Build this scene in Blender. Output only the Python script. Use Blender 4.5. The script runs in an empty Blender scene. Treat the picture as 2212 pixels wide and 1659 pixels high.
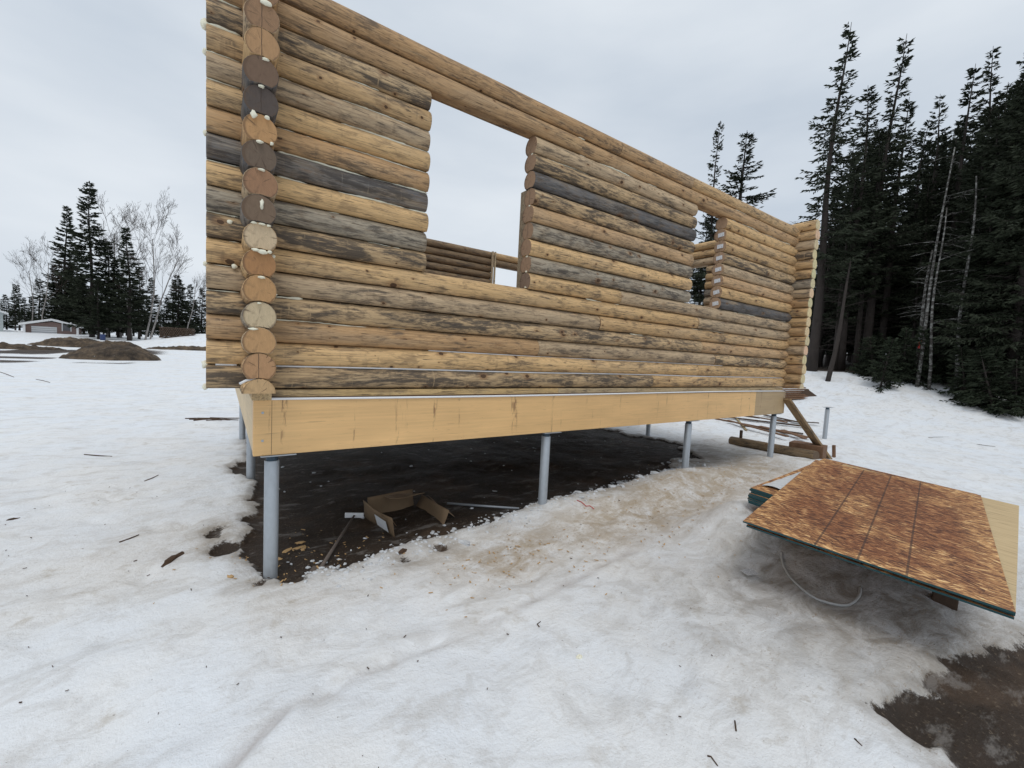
import bpy, bmesh, math, random
import numpy as np
from mathutils import Vector, Matrix
R = math.radians
scene = bpy.context.scene
COL = scene.collection
random.seed(7)

# ------------------------------------------------------------------ camera
CX, CY, CZ = -.1672, -3.1458, 1.544           # eye 1.54 m above the snow
YAW, PITCH, ROLL, FPX = R(-34.744), R(-3.9707), R(2.9255), 906.76   # focal length in pixels of a 2212 px wide picture
fw = Vector((-math.sin(YAW)*math.cos(PITCH), math.cos(YAW)*math.cos(PITCH), math.sin(PITCH)))
rt = Vector((math.cos(YAW), math.sin(YAW), 0)); up = rt.cross(fw)
r2 = rt*math.cos(ROLL) + up*math.sin(ROLL); u2 = -rt*math.sin(ROLL) + up*math.cos(ROLL)
CAM = Vector((CX, CY, CZ))
cd = bpy.data.cameras.new('camera'); cam = bpy.data.objects.new('camera', cd); COL.objects.link(cam)
M = Matrix(((r2.x, u2.x, -fw.x, CX), (r2.y, u2.y, -fw.y, CY), (r2.z, u2.z, -fw.z, CZ), (0, 0, 0, 1)))
cam.matrix_world = M
cd.sensor_fit = 'HORIZONTAL'; cd.sensor_width = 36; cd.lens = 36*FPX/2212; cd.clip_start = .05; cd.clip_end = 2000
scene.camera = cam

# ------------------------------------------------------------------ overcast sky
world = bpy.data.worlds.new('World'); scene.world = world; world.use_nodes = True
wn = world.node_tree.nodes; wl = world.node_tree.links; wn.clear()
SUN_EL, SUN_AZ = R(66), R(215)
sky = wn.new('ShaderNodeTexSky'); sky.sky_type = 'NISHITA'; sky.sun_disc = False
sky.sun_elevation = SUN_EL; sky.sun_rotation = SUN_AZ; sky.air_density = 1.0; sky.dust_density = 4.0
bw = wn.new('ShaderNodeHueSaturation'); bw.inputs['Saturation'].default_value = .25; bw.inputs['Value'].default_value = .1
wl.new(sky.outputs[0], bw.inputs['Color'])
tc = wn.new('ShaderNodeTexCoord'); mp = wn.new('ShaderNodeMapping'); mp.inputs['Scale'].default_value = (1, 1, 3.2)
wl.new(tc.outputs['Generated'], mp.inputs[0])
nz = wn.new('ShaderNodeTexNoise'); nz.inputs['Scale'].default_value = 1.6; nz.inputs['Detail'].default_value = 5; nz.inputs['Roughness'].default_value = .5
wl.new(mp.outputs[0], nz.inputs['Vector'])
cr = wn.new('ShaderNodeValToRGB')
cr.color_ramp.elements[0].position = .30; cr.color_ramp.elements[0].color = (.585, .665, .765, 1)
cr.color_ramp.elements[1].position = .72; cr.color_ramp.elements[1].color = (.82, .88, .945, 1)
wl.new(nz.outputs[0], cr.inputs[0])
mx = wn.new('ShaderNodeMix'); mx.data_type = 'RGBA'; mx.inputs['Factor'].default_value = .88     # the cloud deck hides most of the clear sky
wl.new(bw.outputs[0], mx.inputs[6]); wl.new(cr.outputs[0], mx.inputs[7])
bg = wn.new('ShaderNodeBackground'); bg.inputs['Strength'].default_value = 1.0
wl.new(mx.outputs[2], bg.inputs[0])
wo = wn.new('ShaderNodeOutputWorld'); wl.new(bg.outputs[0], wo.inputs[0])

sl = bpy.data.lights.new('sun', 'SUN'); sl.energy = .95; sl.angle = R(25); sl.color = (1, .97, .92)
so = bpy.data.objects.new('sun', sl); COL.objects.link(so)
sd = Vector((math.sin(SUN_AZ)*math.cos(SUN_EL), math.cos(SUN_AZ)*math.cos(SUN_EL), math.sin(SUN_EL)))
so.rotation_euler = (-sd).to_track_quat('-Z', 'Y').to_euler(); so.location = sd*60
scene.view_settings.view_transform = 'Standard'; scene.view_settings.look = 'None'
scene.view_settings.exposure = 0; scene.view_settings.gamma = 1
scene.render.resolution_x = 1024; scene.render.resolution_y = 768
scene.render.engine = 'CYCLES'

# ------------------------------------------------------------------ helpers
def tag(o, label=None, cat=None, group=None, kind=None):
    if label: o['label'] = label
    if cat: o['category'] = cat
    if group: o['group'] = group
    if kind: o['kind'] = kind
    return o
def empty(name, loc=(0, 0, 0), rot=(0, 0, 0)):
    o = bpy.data.objects.new(name, None); COL.objects.link(o); o.location = loc; o.rotation_euler = rot; o.empty_display_size = .2
    return o
def link(name, me, parent=None, mat=None):
    o = bpy.data.objects.new(name, me); COL.objects.link(o)
    if parent: o.parent = parent
    if mat:
        for m in (mat if isinstance(mat, (list, tuple)) else [mat]):
            if m.name not in [x.name for x in me.materials if x]: me.materials.append(m)
    return o
def pmesh(name, V, F, smooth=False, mi=None):
    me = bpy.data.meshes.new(name); me.from_pydata([tuple(v) for v in V], [], F)
    if smooth: me.polygons.foreach_set('use_smooth', [True]*len(me.polygons))
    if mi is not None: me.polygons.foreach_set('material_index', mi)
    me.update(); return me
class MB:
    def __init__(s): s.V = []; s.F = []; s.I = []
    def add(s, V, F, mi=0):
        n = len(s.V); s.V += [tuple(v) for v in V]; s.F += [tuple(i+n for i in f) for f in F]; s.I += [mi]*len(F)
    def box(s, o, a, b, c, mi=0):          # corner o and three edge vectors
        o, a, b, c = map(Vector, (o, a, b, c))
        s.add([o, o+a, o+a+b, o+b, o+c, o+a+c, o+a+b+c, o+b+c],
              [(0, 3, 2, 1), (4, 5, 6, 7), (0, 1, 5, 4), (1, 2, 6, 5), (2, 3, 7, 6), (3, 0, 4, 7)], mi)
    def tube(s, P, r, n=6, mi=0, cap=True):
        P = [Vector(p) for p in P]; rr = r if isinstance(r, (list, tuple)) else [r]*len(P); rings = []
        for i, p in enumerate(P):
            t = (P[min(i+1, len(P)-1)] - P[max(i-1, 0)]).normalized()
            a = t.orthogonal().normalized() if i == 0 else (rings_a - t*rings_a.dot(t)).normalized()
            rings_a = a; b = t.cross(a)
            rings.append([p + (a*math.cos(2*math.pi*k/n) + b*math.sin(2*math.pi*k/n))*rr[i] for k in range(n)])
        V = [v for q in rings for v in q]; F = []
        for i in range(len(P)-1):
            for k in range(n):
                F.append((i*n+k, i*n+(k+1) % n, (i+1)*n+(k+1) % n, (i+1)*n+k))
        if cap: F += [tuple(range(n-1, -1, -1)), tuple((len(P)-1)*n+k for k in range(n))]
        s.add(V, F, mi)
    def build(s, name, mat, parent=None, smooth=False, bevel=0):
        me = pmesh(name, s.V, s.F, smooth, s.I); o = link(name, me, parent, mat)
        if bevel:
            m = o.modifiers.new('bevel', 'BEVEL'); m.width = bevel; m.segments = 2; m.limit_method = 'ANGLE'
        return o

# ---- numpy value noise
rng = np.random.default_rng(5)
_T = rng.random((256, 256))
def vnoise(x, y):
    xi = np.floor(x).astype(int); yi = np.floor(y).astype(int); fx = x-xi; fy = y-yi
    fx = fx*fx*(3-2*fx); fy = fy*fy*(3-2*fy)
    g = lambda a, b: _T[a % 256, b % 256]
    return (g(xi, yi)*(1-fx)+g(xi+1, yi)*fx)*(1-fy) + (g(xi, yi+1)*(1-fx)+g(xi+1, yi+1)*fx)*fy
def fbm(x, y, o=4):
    s = 0; a = .5; t = 0
    for k in range(o): s = s + a*vnoise(x*2**k+17.3*k, y*2**k+5.1*k); t += a; a *= .5
    return s/t
def sstep(a, b, x):
    t = np.clip((x-a)/(b-a), 0, 1); return t*t*(3-2*t)
def sdpoly(px, py, poly):            # signed distance, negative inside
    poly = np.array(poly); n = len(poly); d = np.full(px.shape, 1e9); s = np.zeros(px.shape, bool)
    for i in range(n):
        a = poly[i]; b = poly[i-1]; e = b-a; wx = px-a[0]; wy = py-a[1]
        t = np.clip((wx*e[0]+wy*e[1])/(e@e), 0, 1); d = np.minimum(d, np.hypot(wx-t*e[0], wy-t*e[1]))
        c = ((a[1] > py) != (b[1] > py)) & (px < (b[0]-a[0])*(py-a[1])/((b[1]-a[1]) if abs(b[1]-a[1]) > 1e-9 else 1e-9)+a[0]); s ^= c
    return np.where(s, -d, d)

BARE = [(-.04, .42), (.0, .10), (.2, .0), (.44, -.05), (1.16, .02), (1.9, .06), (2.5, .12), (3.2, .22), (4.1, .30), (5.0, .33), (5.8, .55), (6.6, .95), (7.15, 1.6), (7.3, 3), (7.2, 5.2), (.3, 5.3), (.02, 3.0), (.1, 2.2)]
MUD = [(2.35, -2.72), (2.75, -2.7), (3.25, -2.72), (3.7, -2.8), (4.03, -2.93), (4.45, -3.33), (5.5, -5.2), (2.0, -5.2), (2.21, -2.96), (2.33, -2.83)]
SPOTS = [(-.17, .60, .09), (-.21, .88, .07), (.02, -.06, .05), (.24, -.08, .06), (1.30, -.12, .05), (.98, -.16, .045)]
_pr = random.Random(5); PRINTS = []
for (ax, ay, bx, by, n_) in ((-.9, -1.9, .6, -.9, 4), (.7, -1.1, 3.4, -.45, 7), (3.2, -1.1, 6.6, -.4, 8), (-.7, 1.2, -1.6, 3.2, 5), (1.6, -1.9, 2.6, -1.3, 3), (-1.2, -.6, -.3, 1.0, 4)):
    for k_ in range(n_):
        t_ = k_/(n_-1); an_ = math.atan2(by-ay, bx-ax); sg_ = .1 if k_ % 2 else -.1
        PRINTS.append((ax+(bx-ax)*t_-math.sin(an_)*sg_+_pr.gauss(0, .04), ay+(by-ay)*t_+math.cos(an_)*sg_+_pr.gauss(0, .04), an_+_pr.gauss(0, .2)))
def H0(x, y):                        # large shapes of the site
    x = np.asarray(x, float); y = np.asarray(y, float)
    t = np.maximum(0, x-10.5+.6*np.clip(y, -6, 5)); tc_ = np.minimum(t, 10)
    h = .015*tc_**2 + .05*np.maximum(t-10, 0)*(t < 60) + 2.5*(t >= 60)
    h = h + .042*np.clip(y-33, 0, 34)*sstep(12, 2, x)
    h = h + 1.5*np.exp(-((x+1.0)/5)**2-((y-49)/4)**2)                 # ploughed snow bank
    h = h + .20*np.exp(-((x-4.9)/1.3)**2-((y+.08)/.36)**2) + .10*np.exp(-((x-2.7)/.8)**2-((y+.05)/.3)**2)
    h = h + .08*np.exp(-((x-7.4)/.8)**2-((y-.0)/.6)**2)
    h = h - .04*np.exp(-((x-3.3)/.6)**2-((y+2.1)/.4)**2) + .17*np.exp(-((x-4.1)/.75)**2-((y+2.05)/.5)**2) + .24*np.exp(-((x-3.75)/.45)**2-((y+1.25)/.30)**2) + .12*np.exp(-((x-4.2)/.9)**2-((y+1.5)/.4)**2)
    return h
def masks(x, y):
    n1 = fbm(x*1.7+3, y*1.7+9, 5)-.5; n2 = fbm(x*7, y*7, 3)-.5
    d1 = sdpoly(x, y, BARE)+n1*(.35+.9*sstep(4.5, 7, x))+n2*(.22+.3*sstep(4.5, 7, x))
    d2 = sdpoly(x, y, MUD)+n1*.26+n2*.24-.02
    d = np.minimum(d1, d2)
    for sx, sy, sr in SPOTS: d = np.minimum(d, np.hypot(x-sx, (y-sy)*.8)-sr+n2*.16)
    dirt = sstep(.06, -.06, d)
    rim = np.exp(-(np.maximum(d, 0)/.12)**2)
    g = lambda cx_, cy_, ax, ay: np.exp(-((x-cx_)/ax)**2-((y-cy_)/ay)**2)
    tan = .75*g(1.65, -.62, .35, .22)+.95*g(4.6, -.15, 1.5, .55)+.75*g(6.6, -.1, 1.3, 1.0)+.8*g(3.2, -.65, 1.5, .5)+.45*g(1.9, -.35, .9, .22)+.5*g(7.4, .9, 1, .8)+.35*g(.2, -.45, .35, .3)+.35*g(-.6, .8, .7, .7)+.45*rim
    grey = .8*g(7.2, 1.3, .8, .9)+.6*g(6.2, .6, .7, .4)+1.0*g(3.7, -2.0, .75, .6)+.55*g(2.6, -1.9, .9, .7)+.8*g(3.2, -2.6, .6, .4)+.6*g(4.6, -1.9, 1.0, .6)+.45*rim  # dirty grey snow; under the sheet stack it also paints in shade
    track = 0*x
    pts = [(-.35, -1.62), (.08, -1.30), (1.12, -1.19), (2.0, -1.08), (2.86, -.96), (4.2, -.8)]
    dl = 1e9+0*x
    for (ax, ay), (bx, by) in zip(pts[:-1], pts[1:]):
        ex, ey = bx-ax, by-ay; tt = np.clip(((x-ax)*ex+(y-ay)*ey)/(ex*ex+ey*ey), 0, 1)
        dl = np.minimum(dl, np.hypot(x-ax-tt*ex, y-ay-tt*ey))
    dl = dl+(fbm(x*2.2, y*2.2, 3)-.5)*.10; track = np.exp(-(dl/.030)**2)*(.25+.75*sstep(.38, .6, fbm(x*2+1, y*2+4, 2)))
    far = sstep(22, 30, y)*sstep(46, 40, y)*sstep(-2, -6, x)
    dirt = np.maximum(dirt, far*sstep(.46, .62, fbm(x*.3+2, y*.55+3, 5)))
    wood_ = sstep(-.8, 1.2, x-19.3+.5*np.minimum(y-2, 0)*0+(fbm(x*.5, y*.5, 3)-.5)*3)*sstep(30, 26, y); dirt = np.maximum(dirt, wood_*.95)
    return dirt, np.clip(tan, 0, 1), np.clip(grey, 0, 1), track
def Hfull(x, y):
    x = np.asarray(x, float); y = np.asarray(y, float)
    dirt, tan, grey, track = masks(x, y)
    near = sstep(30, 6, np.hypot(x-2, y+1))
    h = H0(x, y) - dirt*.055*near + (fbm(x*.9, y*.9, 3)-.5)*.10*near + (fbm(x*3.7+5, y*3.7, 3)-.5)*.034*near
    h = h + (np.abs(fbm(x*13, y*13, 3)-.5))*.016*near*(1+1.2*np.exp(-((x-4.5)/2)**2-((y+.1)/.5)**2)) - track*.03 + .03*sstep(-.30, .0, -(y+1.35-.13*x))*sstep(.9, .3, -(y+1.35-.13*x))*near
    for fx, fy, fa in PRINTS:
        dx_, dy_ = x-fx, y-fy; c_, s_ = math.cos(fa), math.sin(fa); a_ = dx_*c_+dy_*s_; b_ = -dx_*s_+dy_*c_
        e_ = (np.abs(a_)/.145)**3+(np.abs(b_)/.055)**3; h = h - .020*np.exp(-e_) + .007*np.exp(-((e_-1.6)/.8)**2)
    return h - .02
def gz(x, y): return float(Hfull(np.array([x]), np.array([y]))[0])
def ray(u, v): return fw + r2*((u-1106)/FPX) + u2*((829.5-v)/FPX)
ZDS = np.geomspace(.6, 260, 1600)
def at(u, v, dz=0):                  # photo pixel -> the first point of ground it looks at
    r = ray(u, v); d_ = CZ+r.z*ZDS-H0(CX+r.x*ZDS, CY+r.y*ZDS); k = int(np.argmax(d_ < 0)); lo, hi = ZDS[max(k-6, 0)], ZDS[min(k+3, 1599)]
    for _ in range(14):
        m_ = (lo+hi)/2
        if CZ+r.z*m_ > gz(CX+r.x*m_, CY+r.y*m_): lo = m_
        else: hi = m_
    P = CAM+r*hi; P.z = gz(P.x, P.y)+dz; return P
def at_depth(u, v, zd): return CAM + ray(u, v)*zd

# ------------------------------------------------------------------ materials
def newmat(name):
    m = bpy.data.materials.new(name); m.use_nodes = True
    nt = m.node_tree; b = nt.nodes['Principled BSDF']; return m, nt, b
class G:                              # tiny node-graph helper
    def __init__(s, nt): s.nt = nt
    def n(s, t, **k):
        o = s.nt.nodes.new(t)
        for a, b in k.items(): setattr(o, a, b)
        return o
    def l(s, a, b): s.nt.links.new(a, b)
    def m(s, op, a, b=None, c=None, clamp=False):
        o = s.n('ShaderNodeMath', operation=op, use_clamp=clamp)
        for i, v in enumerate((a, b, c)):
            if v is None: continue
            if isinstance(v, (int, float)): o.inputs[i].default_value = v
            else: s.l(v, o.inputs[i])
        return o.outputs[0]
    def noise(s, vec, scale, detail=4, rough=.5, dist=0):
        o = s.n('ShaderNodeTexNoise'); o.inputs['Scale'].default_value = scale; o.inputs['Detail'].default_value = detail
        o.inputs['Roughness'].default_value = rough; o.inputs['Distortion'].default_value = dist
        if vec is not None: s.l(vec, o.inputs['Vector'])
        return o.outputs[0]
    def scale(s, vec, sc, off=None):
        o = s.n('ShaderNodeVectorMath', operation='MULTIPLY_ADD'); s.l(vec, o.inputs[0]); o.inputs[1].default_value = sc
        if off is not None: s.l(off, o.inputs[2])
        return o.outputs[0]
    def mix(s, f, a, b, mode='MIX'):
        o = s.n('ShaderNodeMix', data_type='RGBA', blend_type=mode); o.clamp_factor = True
        for i, v in ((0, f), (6, a), (7, b)):
            if isinstance(v, (int, float)): o.inputs[i].default_value = v
            elif isinstance(v, tuple): o.inputs[i].default_value = (*v, 1)
            else: s.l(v, o.inputs[i])
        return o.outputs[2]
    def ramp(s, f, *st):
        o = s.n('ShaderNodeMapRange', interpolation_type='SMOOTHSTEP'); s.l(f, o.inputs[0])
        o.inputs[1].default_value, o.inputs[2].default_value = st[:2]
        o.inputs[3].default_value, o.inputs[4].default_value = st[2:] if len(st) > 2 else (0, 1)
        return o.outputs[0]
    def bump(s, h, strength, dist, b):
        o = s.n('ShaderNodeBump'); o.inputs['Strength'].default_value = strength; o.inputs['Distance'].default_value = dist
        s.l(h, o.inputs['Height']); s.l(o.outputs[0], b.inputs['Normal'])
    def attr(s, name, typ='GEOMETRY', out='Fac'):
        o = s.n('ShaderNodeAttribute', attribute_name=name, attribute_type=typ); return o.outputs[out]
def simple(name, col, rough=.7, metal=0, var=.25, scale=8, bump=.2, bdist=.01, coord='Object', detail=5, stretch=(1, 1, 1), spec=.3):
    m, nt, b = newmat(name); g = G(nt); t = g.n('ShaderNodeTexCoord'); v = g.scale(t.outputs[coord], stretch)
    f = g.noise(v, scale, detail, .6)
    c = g.mix(f, tuple(x*(1-var) for x in col), tuple(min(1, x*(1+var)) for x in col)); g.l(c, b.inputs['Base Color'])
    b.inputs['Roughness'].default_value = rough; b.inputs['Metallic'].default_value = metal; b.inputs['Specular IOR Level'].default_value = spec
    if bump: g.bump(f, bump, bdist, b)
    return m

def wood_mat(name, knots=True, end=False):
    m, nt, b = newmat(name); g = G(nt); t = g.n('ShaderNodeTexCoord'); oi = g.n('ShaderNodeObjectInfo')
    off = g.n('ShaderNodeVectorMath', operation='SCALE'); off.inputs[0].default_value = (37.1, 11.3, 23.7); g.l(oi.outputs['Random'], off.inputs['Scale'])
    P = t.outputs['Object']; o = off.outputs[0]
    grain = g.noise(g.scale(P, (1.3, 30, 30), o), 1.6, 6, .65, .4)
    blot = g.noise(g.scale(P, (1.6, 7, 7), o), 1.0, 4, .6, .6)
    fine = g.noise(g.scale(P, (14, 55, 55), o), 1.0, 3, .7)
    chat = g.noise(g.scale(P, (26, 5, 5), o), 1.0, 2, .5)
    base = oi.outputs['Color']; stain = oi.outputs['Alpha']
    long_ = g.noise(g.scale(P, (.9, 3.5, 3.5), o), 1.0, 3, .6, .5)
    mid = g.noise(g.scale(P, (5, 17, 17), o), 1.0, 5, .68, .5)
    hsv = g.n('ShaderNodeHueSaturation'); g.l(base, hsv.inputs['Color'])
    g.l(g.m('ADD', .04, g.m('ADD', g.m('MULTIPLY', grain, .78), g.m('ADD', g.m('MULTIPLY', mid, .42), g.m('MULTIPLY', long_, .45)))), hsv.inputs['Value']); hsv.inputs['Saturation'].default_value = 1.10
    c = hsv.outputs[0]
    c = g.mix(g.ramp(long_, .50, .68, 0, .6), c, g.mix(.55, c, (.31, .25, .18)))       # grey-brown weathering
    c = g.mix(g.ramp(blot, .44, .24, 0, .7), c, g.mix(.55, c, (.62, .43, .22)))         # fresh peeled streaks
    c = g.mix(g.ramp(mid, .50, .64, 0, .8), c, g.mix(.65, c, (.15, .10, .06)))          # smudges
    c = g.mix(g.m('MULTIPLY', g.ramp(chat, .60, .70, 0, .5), g.ramp(blot, .48, .56)), c, g.mix(.6, c, (.16, .11, .07)))          # peeler chatter
    fs = g.noise(g.scale(P, (3.5, 130, 130), o), 1, 4, .7, .6)
    c = g.mix(g.ramp(fs, .52, .64, 0, .7), c, g.mix(.75, c, (.12, .08, .05))); c = g.mix(g.ramp(fs, .46, .34, 0, .4), c, g.mix(.5, c, (.70, .55, .35)))
    c = g.mix(g.ramp(g.noise(g.scale(P, (6, 80, 80), o), 1, 3, .6), .61, .66, 0, .75), c, (.085, .06, .04))   # short drying checks
    # mildew: soft patches broken up by streaks and specks
    big = g.noise(g.scale(P, (2.6, 13, 13), o), 1.0, 5, .66, .7)
    st = g.noise(g.scale(P, (9, 55, 55), o), 1.0, 5, .75)
    lev = g.m('ADD', g.m('ADD', big, g.m('MULTIPLY', stain, .30)), g.m('MULTIPLY', g.m('SUBTRACT', st, .5), .75))
    mil = g.m('MULTIPLY', g.ramp(lev, .61, .84), g.m('ADD', .58, g.m('MULTIPLY', stain, .4)), clamp=True)
    drip = g.m('MULTIPLY', g.ramp(g.noise(g.scale(P, (48, 2.5, 2.5), o), 1, 2, .5), .66, .72), g.ramp(long_, .46, .58))
    mil = g.m('MULTIPLY', mil, g.m('SUBTRACT', 1, g.m('MULTIPLY', drip, .6)))
    c = g.mix(mil, c, (.055, .047, .042))
    if knots:
        sx = g.n('ShaderNodeSeparateXYZ'); g.l(P, sx.inputs[0])
        ang = g.m('ARCTAN2', sx.outputs[2], sx.outputs[1])
        cb = g.n('ShaderNodeCombineXYZ'); g.l(g.m('MULTIPLY_ADD', sx.outputs[0], .75, g.m('MULTIPLY', oi.outputs['Random'], 91)), cb.inputs[0]); g.l(g.m('MULTIPLY_ADD', ang, .089, g.m('MULTIPLY', oi.outputs['Random'], 53)), cb.inputs[1])
        wob = g.noise(g.scale(P, (30, 30, 30), o), 1, 2)
        vo = g.n('ShaderNodeTexVoronoi', voronoi_dimensions='2D', feature='F1'); vo.inputs['Scale'].default_value = 5.2; g.l(cb.outputs[0], vo.inputs['Vector'])
        sc = g.n('ShaderNodeSeparateColor'); g.l(vo.outputs['Color'], sc.inputs[0])
        dd = g.m('ADD', vo.outputs['Distance'], g.m('MULTIPLY', g.m('SUBTRACT', wob, .5), .09))
        rad = g.m('MULTIPLY_ADD', g.m('POWER', sc.outputs[1], 2.2), .085, .014)
        keep = g.m('GREATER_THAN', sc.outputs[0], .34)
        core = g.m('MULTIPLY', g.m('LESS_THAN', dd, rad), keep)
        halo = g.m('MULTIPLY', g.m('SUBTRACT', 1, g.m('DIVIDE', dd, g.m('MULTIPLY', rad, 3.0)), clamp=True), keep)
        c = g.mix(g.m('MULTIPLY', halo, .9), c, (.24, .125, .055)); c = g.mix(g.m('MULTIPLY', core, .85), c, (.055, .030, .018))
    g.l(c, b.inputs['Base Color']); b.inputs['Roughness'].default_value = .72; b.inputs['Specular IOR Level'].default_value = .25
    g.bump(g.m('ADD', grain, g.m('MULTIPLY', fine, .5)), .35, .006, b)
    return m
LOGM = wood_mat('peeled_log_wood'); BOARDM = wood_mat('sawn_board_wood', knots=False)

m, nt, b = newmat('log_end_grain'); ENDM = m; g = G(nt); t = g.n('ShaderNodeTexCoord'); oi = g.n('ShaderNodeObjectInfo')
P = t.outputs['Object']; sx = g.n('ShaderNodeSeparateXYZ'); g.l(P, sx.inputs[0])
wob = g.noise(g.scale(P, (0, 14, 14)), 1.2, 3)
rr = g.m('ADD', g.m('SQRT', g.m('ADD', g.m('POWER', g.m('ADD', sx.outputs[1], .006), 2), g.m('POWER', g.m('ADD', sx.outputs[2], -.005), 2))), g.m('MULTIPLY', wob, .012))
rings = g.m('MULTIPLY_ADD', g.m('SINE', g.m('MULTIPLY', rr, 1000)), .5, .5)
col = g.attr('end_tint', 'OBJECT', 'Color')
saw = g.noise(g.scale(P, (1, 70, 18)), 1.5, 4, .7)
hv = g.n('ShaderNodeHueSaturation'); g.l(col, hv.inputs['Color']); g.l(g.m('ADD', .62, g.m('ADD', g.m('MULTIPLY', saw, .55), g.m('MULTIPLY', rings, .20))), hv.inputs['Value'])
c = g.mix(g.ramp(rr, .080, .092, 0, .6), hv.outputs[0], (.10, .06, .035))
c = g.mix(g.ramp(g.noise(g.scale(P, (1, 18, 18)), 1.4, 4, .6), .52, .72, 0, .5), c, g.mix(.6, c, (.12, .075, .045)))
an = g.m('ARCTAN2', sx.outputs[2], sx.outputs[1]); rad_ = g.n('ShaderNodeCombineXYZ'); g.l(g.m('MULTIPLY', an, 4.5), rad_.inputs[0]); g.l(g.m('MULTIPLY', oi.outputs['Random'], 40), rad_.inputs[1]); g.l(g.m('MULTIPLY', rr, 9), rad_.inputs[2])
c = g.mix(g.ramp(g.noise(rad_.outputs[0], 1, 2, .5), .64, .68, 0, .6), c, (.06, .035, .02))
c = g.mix(g.m('MULTIPLY', g.m('LESS_THAN', g.m('ABSOLUTE', g.m('ADD', sx.outputs[1], g.m('MULTIPLY', g.m('SUBTRACT', wob, .5), .01))), .0016), g.m('GREATER_THAN', oi.outputs['Random'], .72)), c, (.05, .03, .02))
g.l(c, b.inputs['Base Color']); b.inputs['Roughness'].default_value = .85; g.bump(saw, .25, .003, b)

m, nt, b = newmat('laminated_beam_wood'); BEAMM = m; g = G(nt); t = g.n('ShaderNodeTexCoord'); oi = g.n('ShaderNodeObjectInfo'); P = t.outputs['Object']
gr = g.noise(g.scale(P, (1.0, 40, 40)), 1.4, 6, .65, .5); bl = g.noise(g.scale(P, (1.5, 2, 5)), 1.2, 3)
hv = g.n('ShaderNodeHueSaturation'); g.l(oi.outputs['Color'], hv.inputs['Color']); g.l(g.m('ADD', .60, g.m('ADD', g.m('MULTIPLY', gr, .40), g.m('MULTIPLY', bl, .36))), hv.inputs['Value'])
vo = g.n('ShaderNodeTexVoronoi', feature='F1'); vo.inputs['Scale'].default_value = 1.0; g.l(g.scale(P, (1.6, .01, 3.4)), vo.inputs['Vector'])
c = g.mix(g.ramp(vo.outputs['Distance'], .05, .018), hv.outputs[0], (.10, .045, .02))
vs = g.noise(g.scale(P, (9, 1, .6)), 1.0, 3, .7); vm = g.noise(g.scale(P, (40, 1, 9)), 1.0, 3, .7)
c = g.mix(g.m('MULTIPLY', g.ramp(vs, .57, .68), g.ramp(vm, .45, .60, 0, .8)), c, (.20, .10, .045))
c = g.mix(g.ramp(g.noise(g.scale(P, (4, 1, 60)), 1, 4, .7), .58, .68, 0, .35), c, (.30, .17, .08)); c = g.mix(g.ramp(g.noise(g.scale(P, (30, 30, 45)), 1, 3, .7), .67, .73, 0, .6), c, (.14, .075, .04))       # vertical strap and drip stains
g.l(c, b.inputs['Base Color']); b.inputs['Roughness'].default_value = .55; g.bump(gr, .12, .003, b)

FOAM = simple('expanding_foam', (.80, .77, .62), .6, var=.12, scale=40, bump=.5, bdist=.006)
ROD = simple('white_gasket', (.78, .79, .80), .5, var=.06, scale=20, bump=.1)
STEEL = simple('galvanised_steel', (.40, .43, .46), .48, metal=.55, var=.16, scale=28, bump=.08, bdist=.002, stretch=(1, 1, .6), spec=.5)
DARKST = simple('dark_steel', (.05, .075, .10), .5, metal=.4, var=.3, scale=20)
RUST = simple('rusty_steel', (.16, .13, .11), .7, metal=.3, var=.4, scale=30)
CARD = simple('cardboard', (.22, .15, .09), .85, var=.25, scale=6, bump=.25, bdist=.008)
TEAL = simple('teal_edge_paint', (.022, .075, .085), .6, var=.35, scale=30, bump=.4, bdist=.004)
ROUGHW = simple('rough_brown_lumber', (.17, .095, .055), .8, var=.45, scale=3, stretch=(1, 8, 8), bump=.4)
DARKW = simple('wet_dark_lumber', (.07, .045, .03), .75, var=.45, scale=3, stretch=(1, 8, 8), bump=.4)
BARKC = simple('bark_debris', (.075, .045, .028), .9, var=.5, scale=30, bump=.6)
CHIP = simple('wood_chip', (.50, .32, .15), .8, var=.3, scale=20)
SNOWC = simple('snow_lump', (.60, .615, .63), .65, var=.22, scale=18, bump=.8, bdist=.02)
REDR = simple('red_ribbon', (.55, .05, .04), .5, var=.2)
BLUEP = simple('blue_plastic', (.03, .05, .13), .4, var=.2)
HOSE = simple('grey_hose', (.42, .42, .41), .5, var=.2, scale=20)

m, nt, b = newmat('printed_paper'); PAPER = m; g = G(nt); t = g.n('ShaderNodeTexCoord'); P = t.outputs['Object']
sx = g.n('ShaderNodeSeparateXYZ'); g.l(P, sx.inputs[0])
ln = g.m('GREATER_THAN', g.m('SINE', g.m('MULTIPLY', sx.outputs[2], 420)), .25)
wd = g.ramp(g.noise(g.scale(P, (300, 300, 40)), 1, 1), .46, .52)
ins = g.m('LESS_THAN', g.m('ABSOLUTE', sx.outputs[1]), .036)
c = g.mix(g.m('MULTIPLY', g.m('MULTIPLY', ln, wd), g.m('MULTIPLY', ins, .75)), (.78, .79, .80), (.07, .07, .08)); g.l(c, b.inputs['Base Color']); b.inputs['Roughness'].default_value = .5

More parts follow.
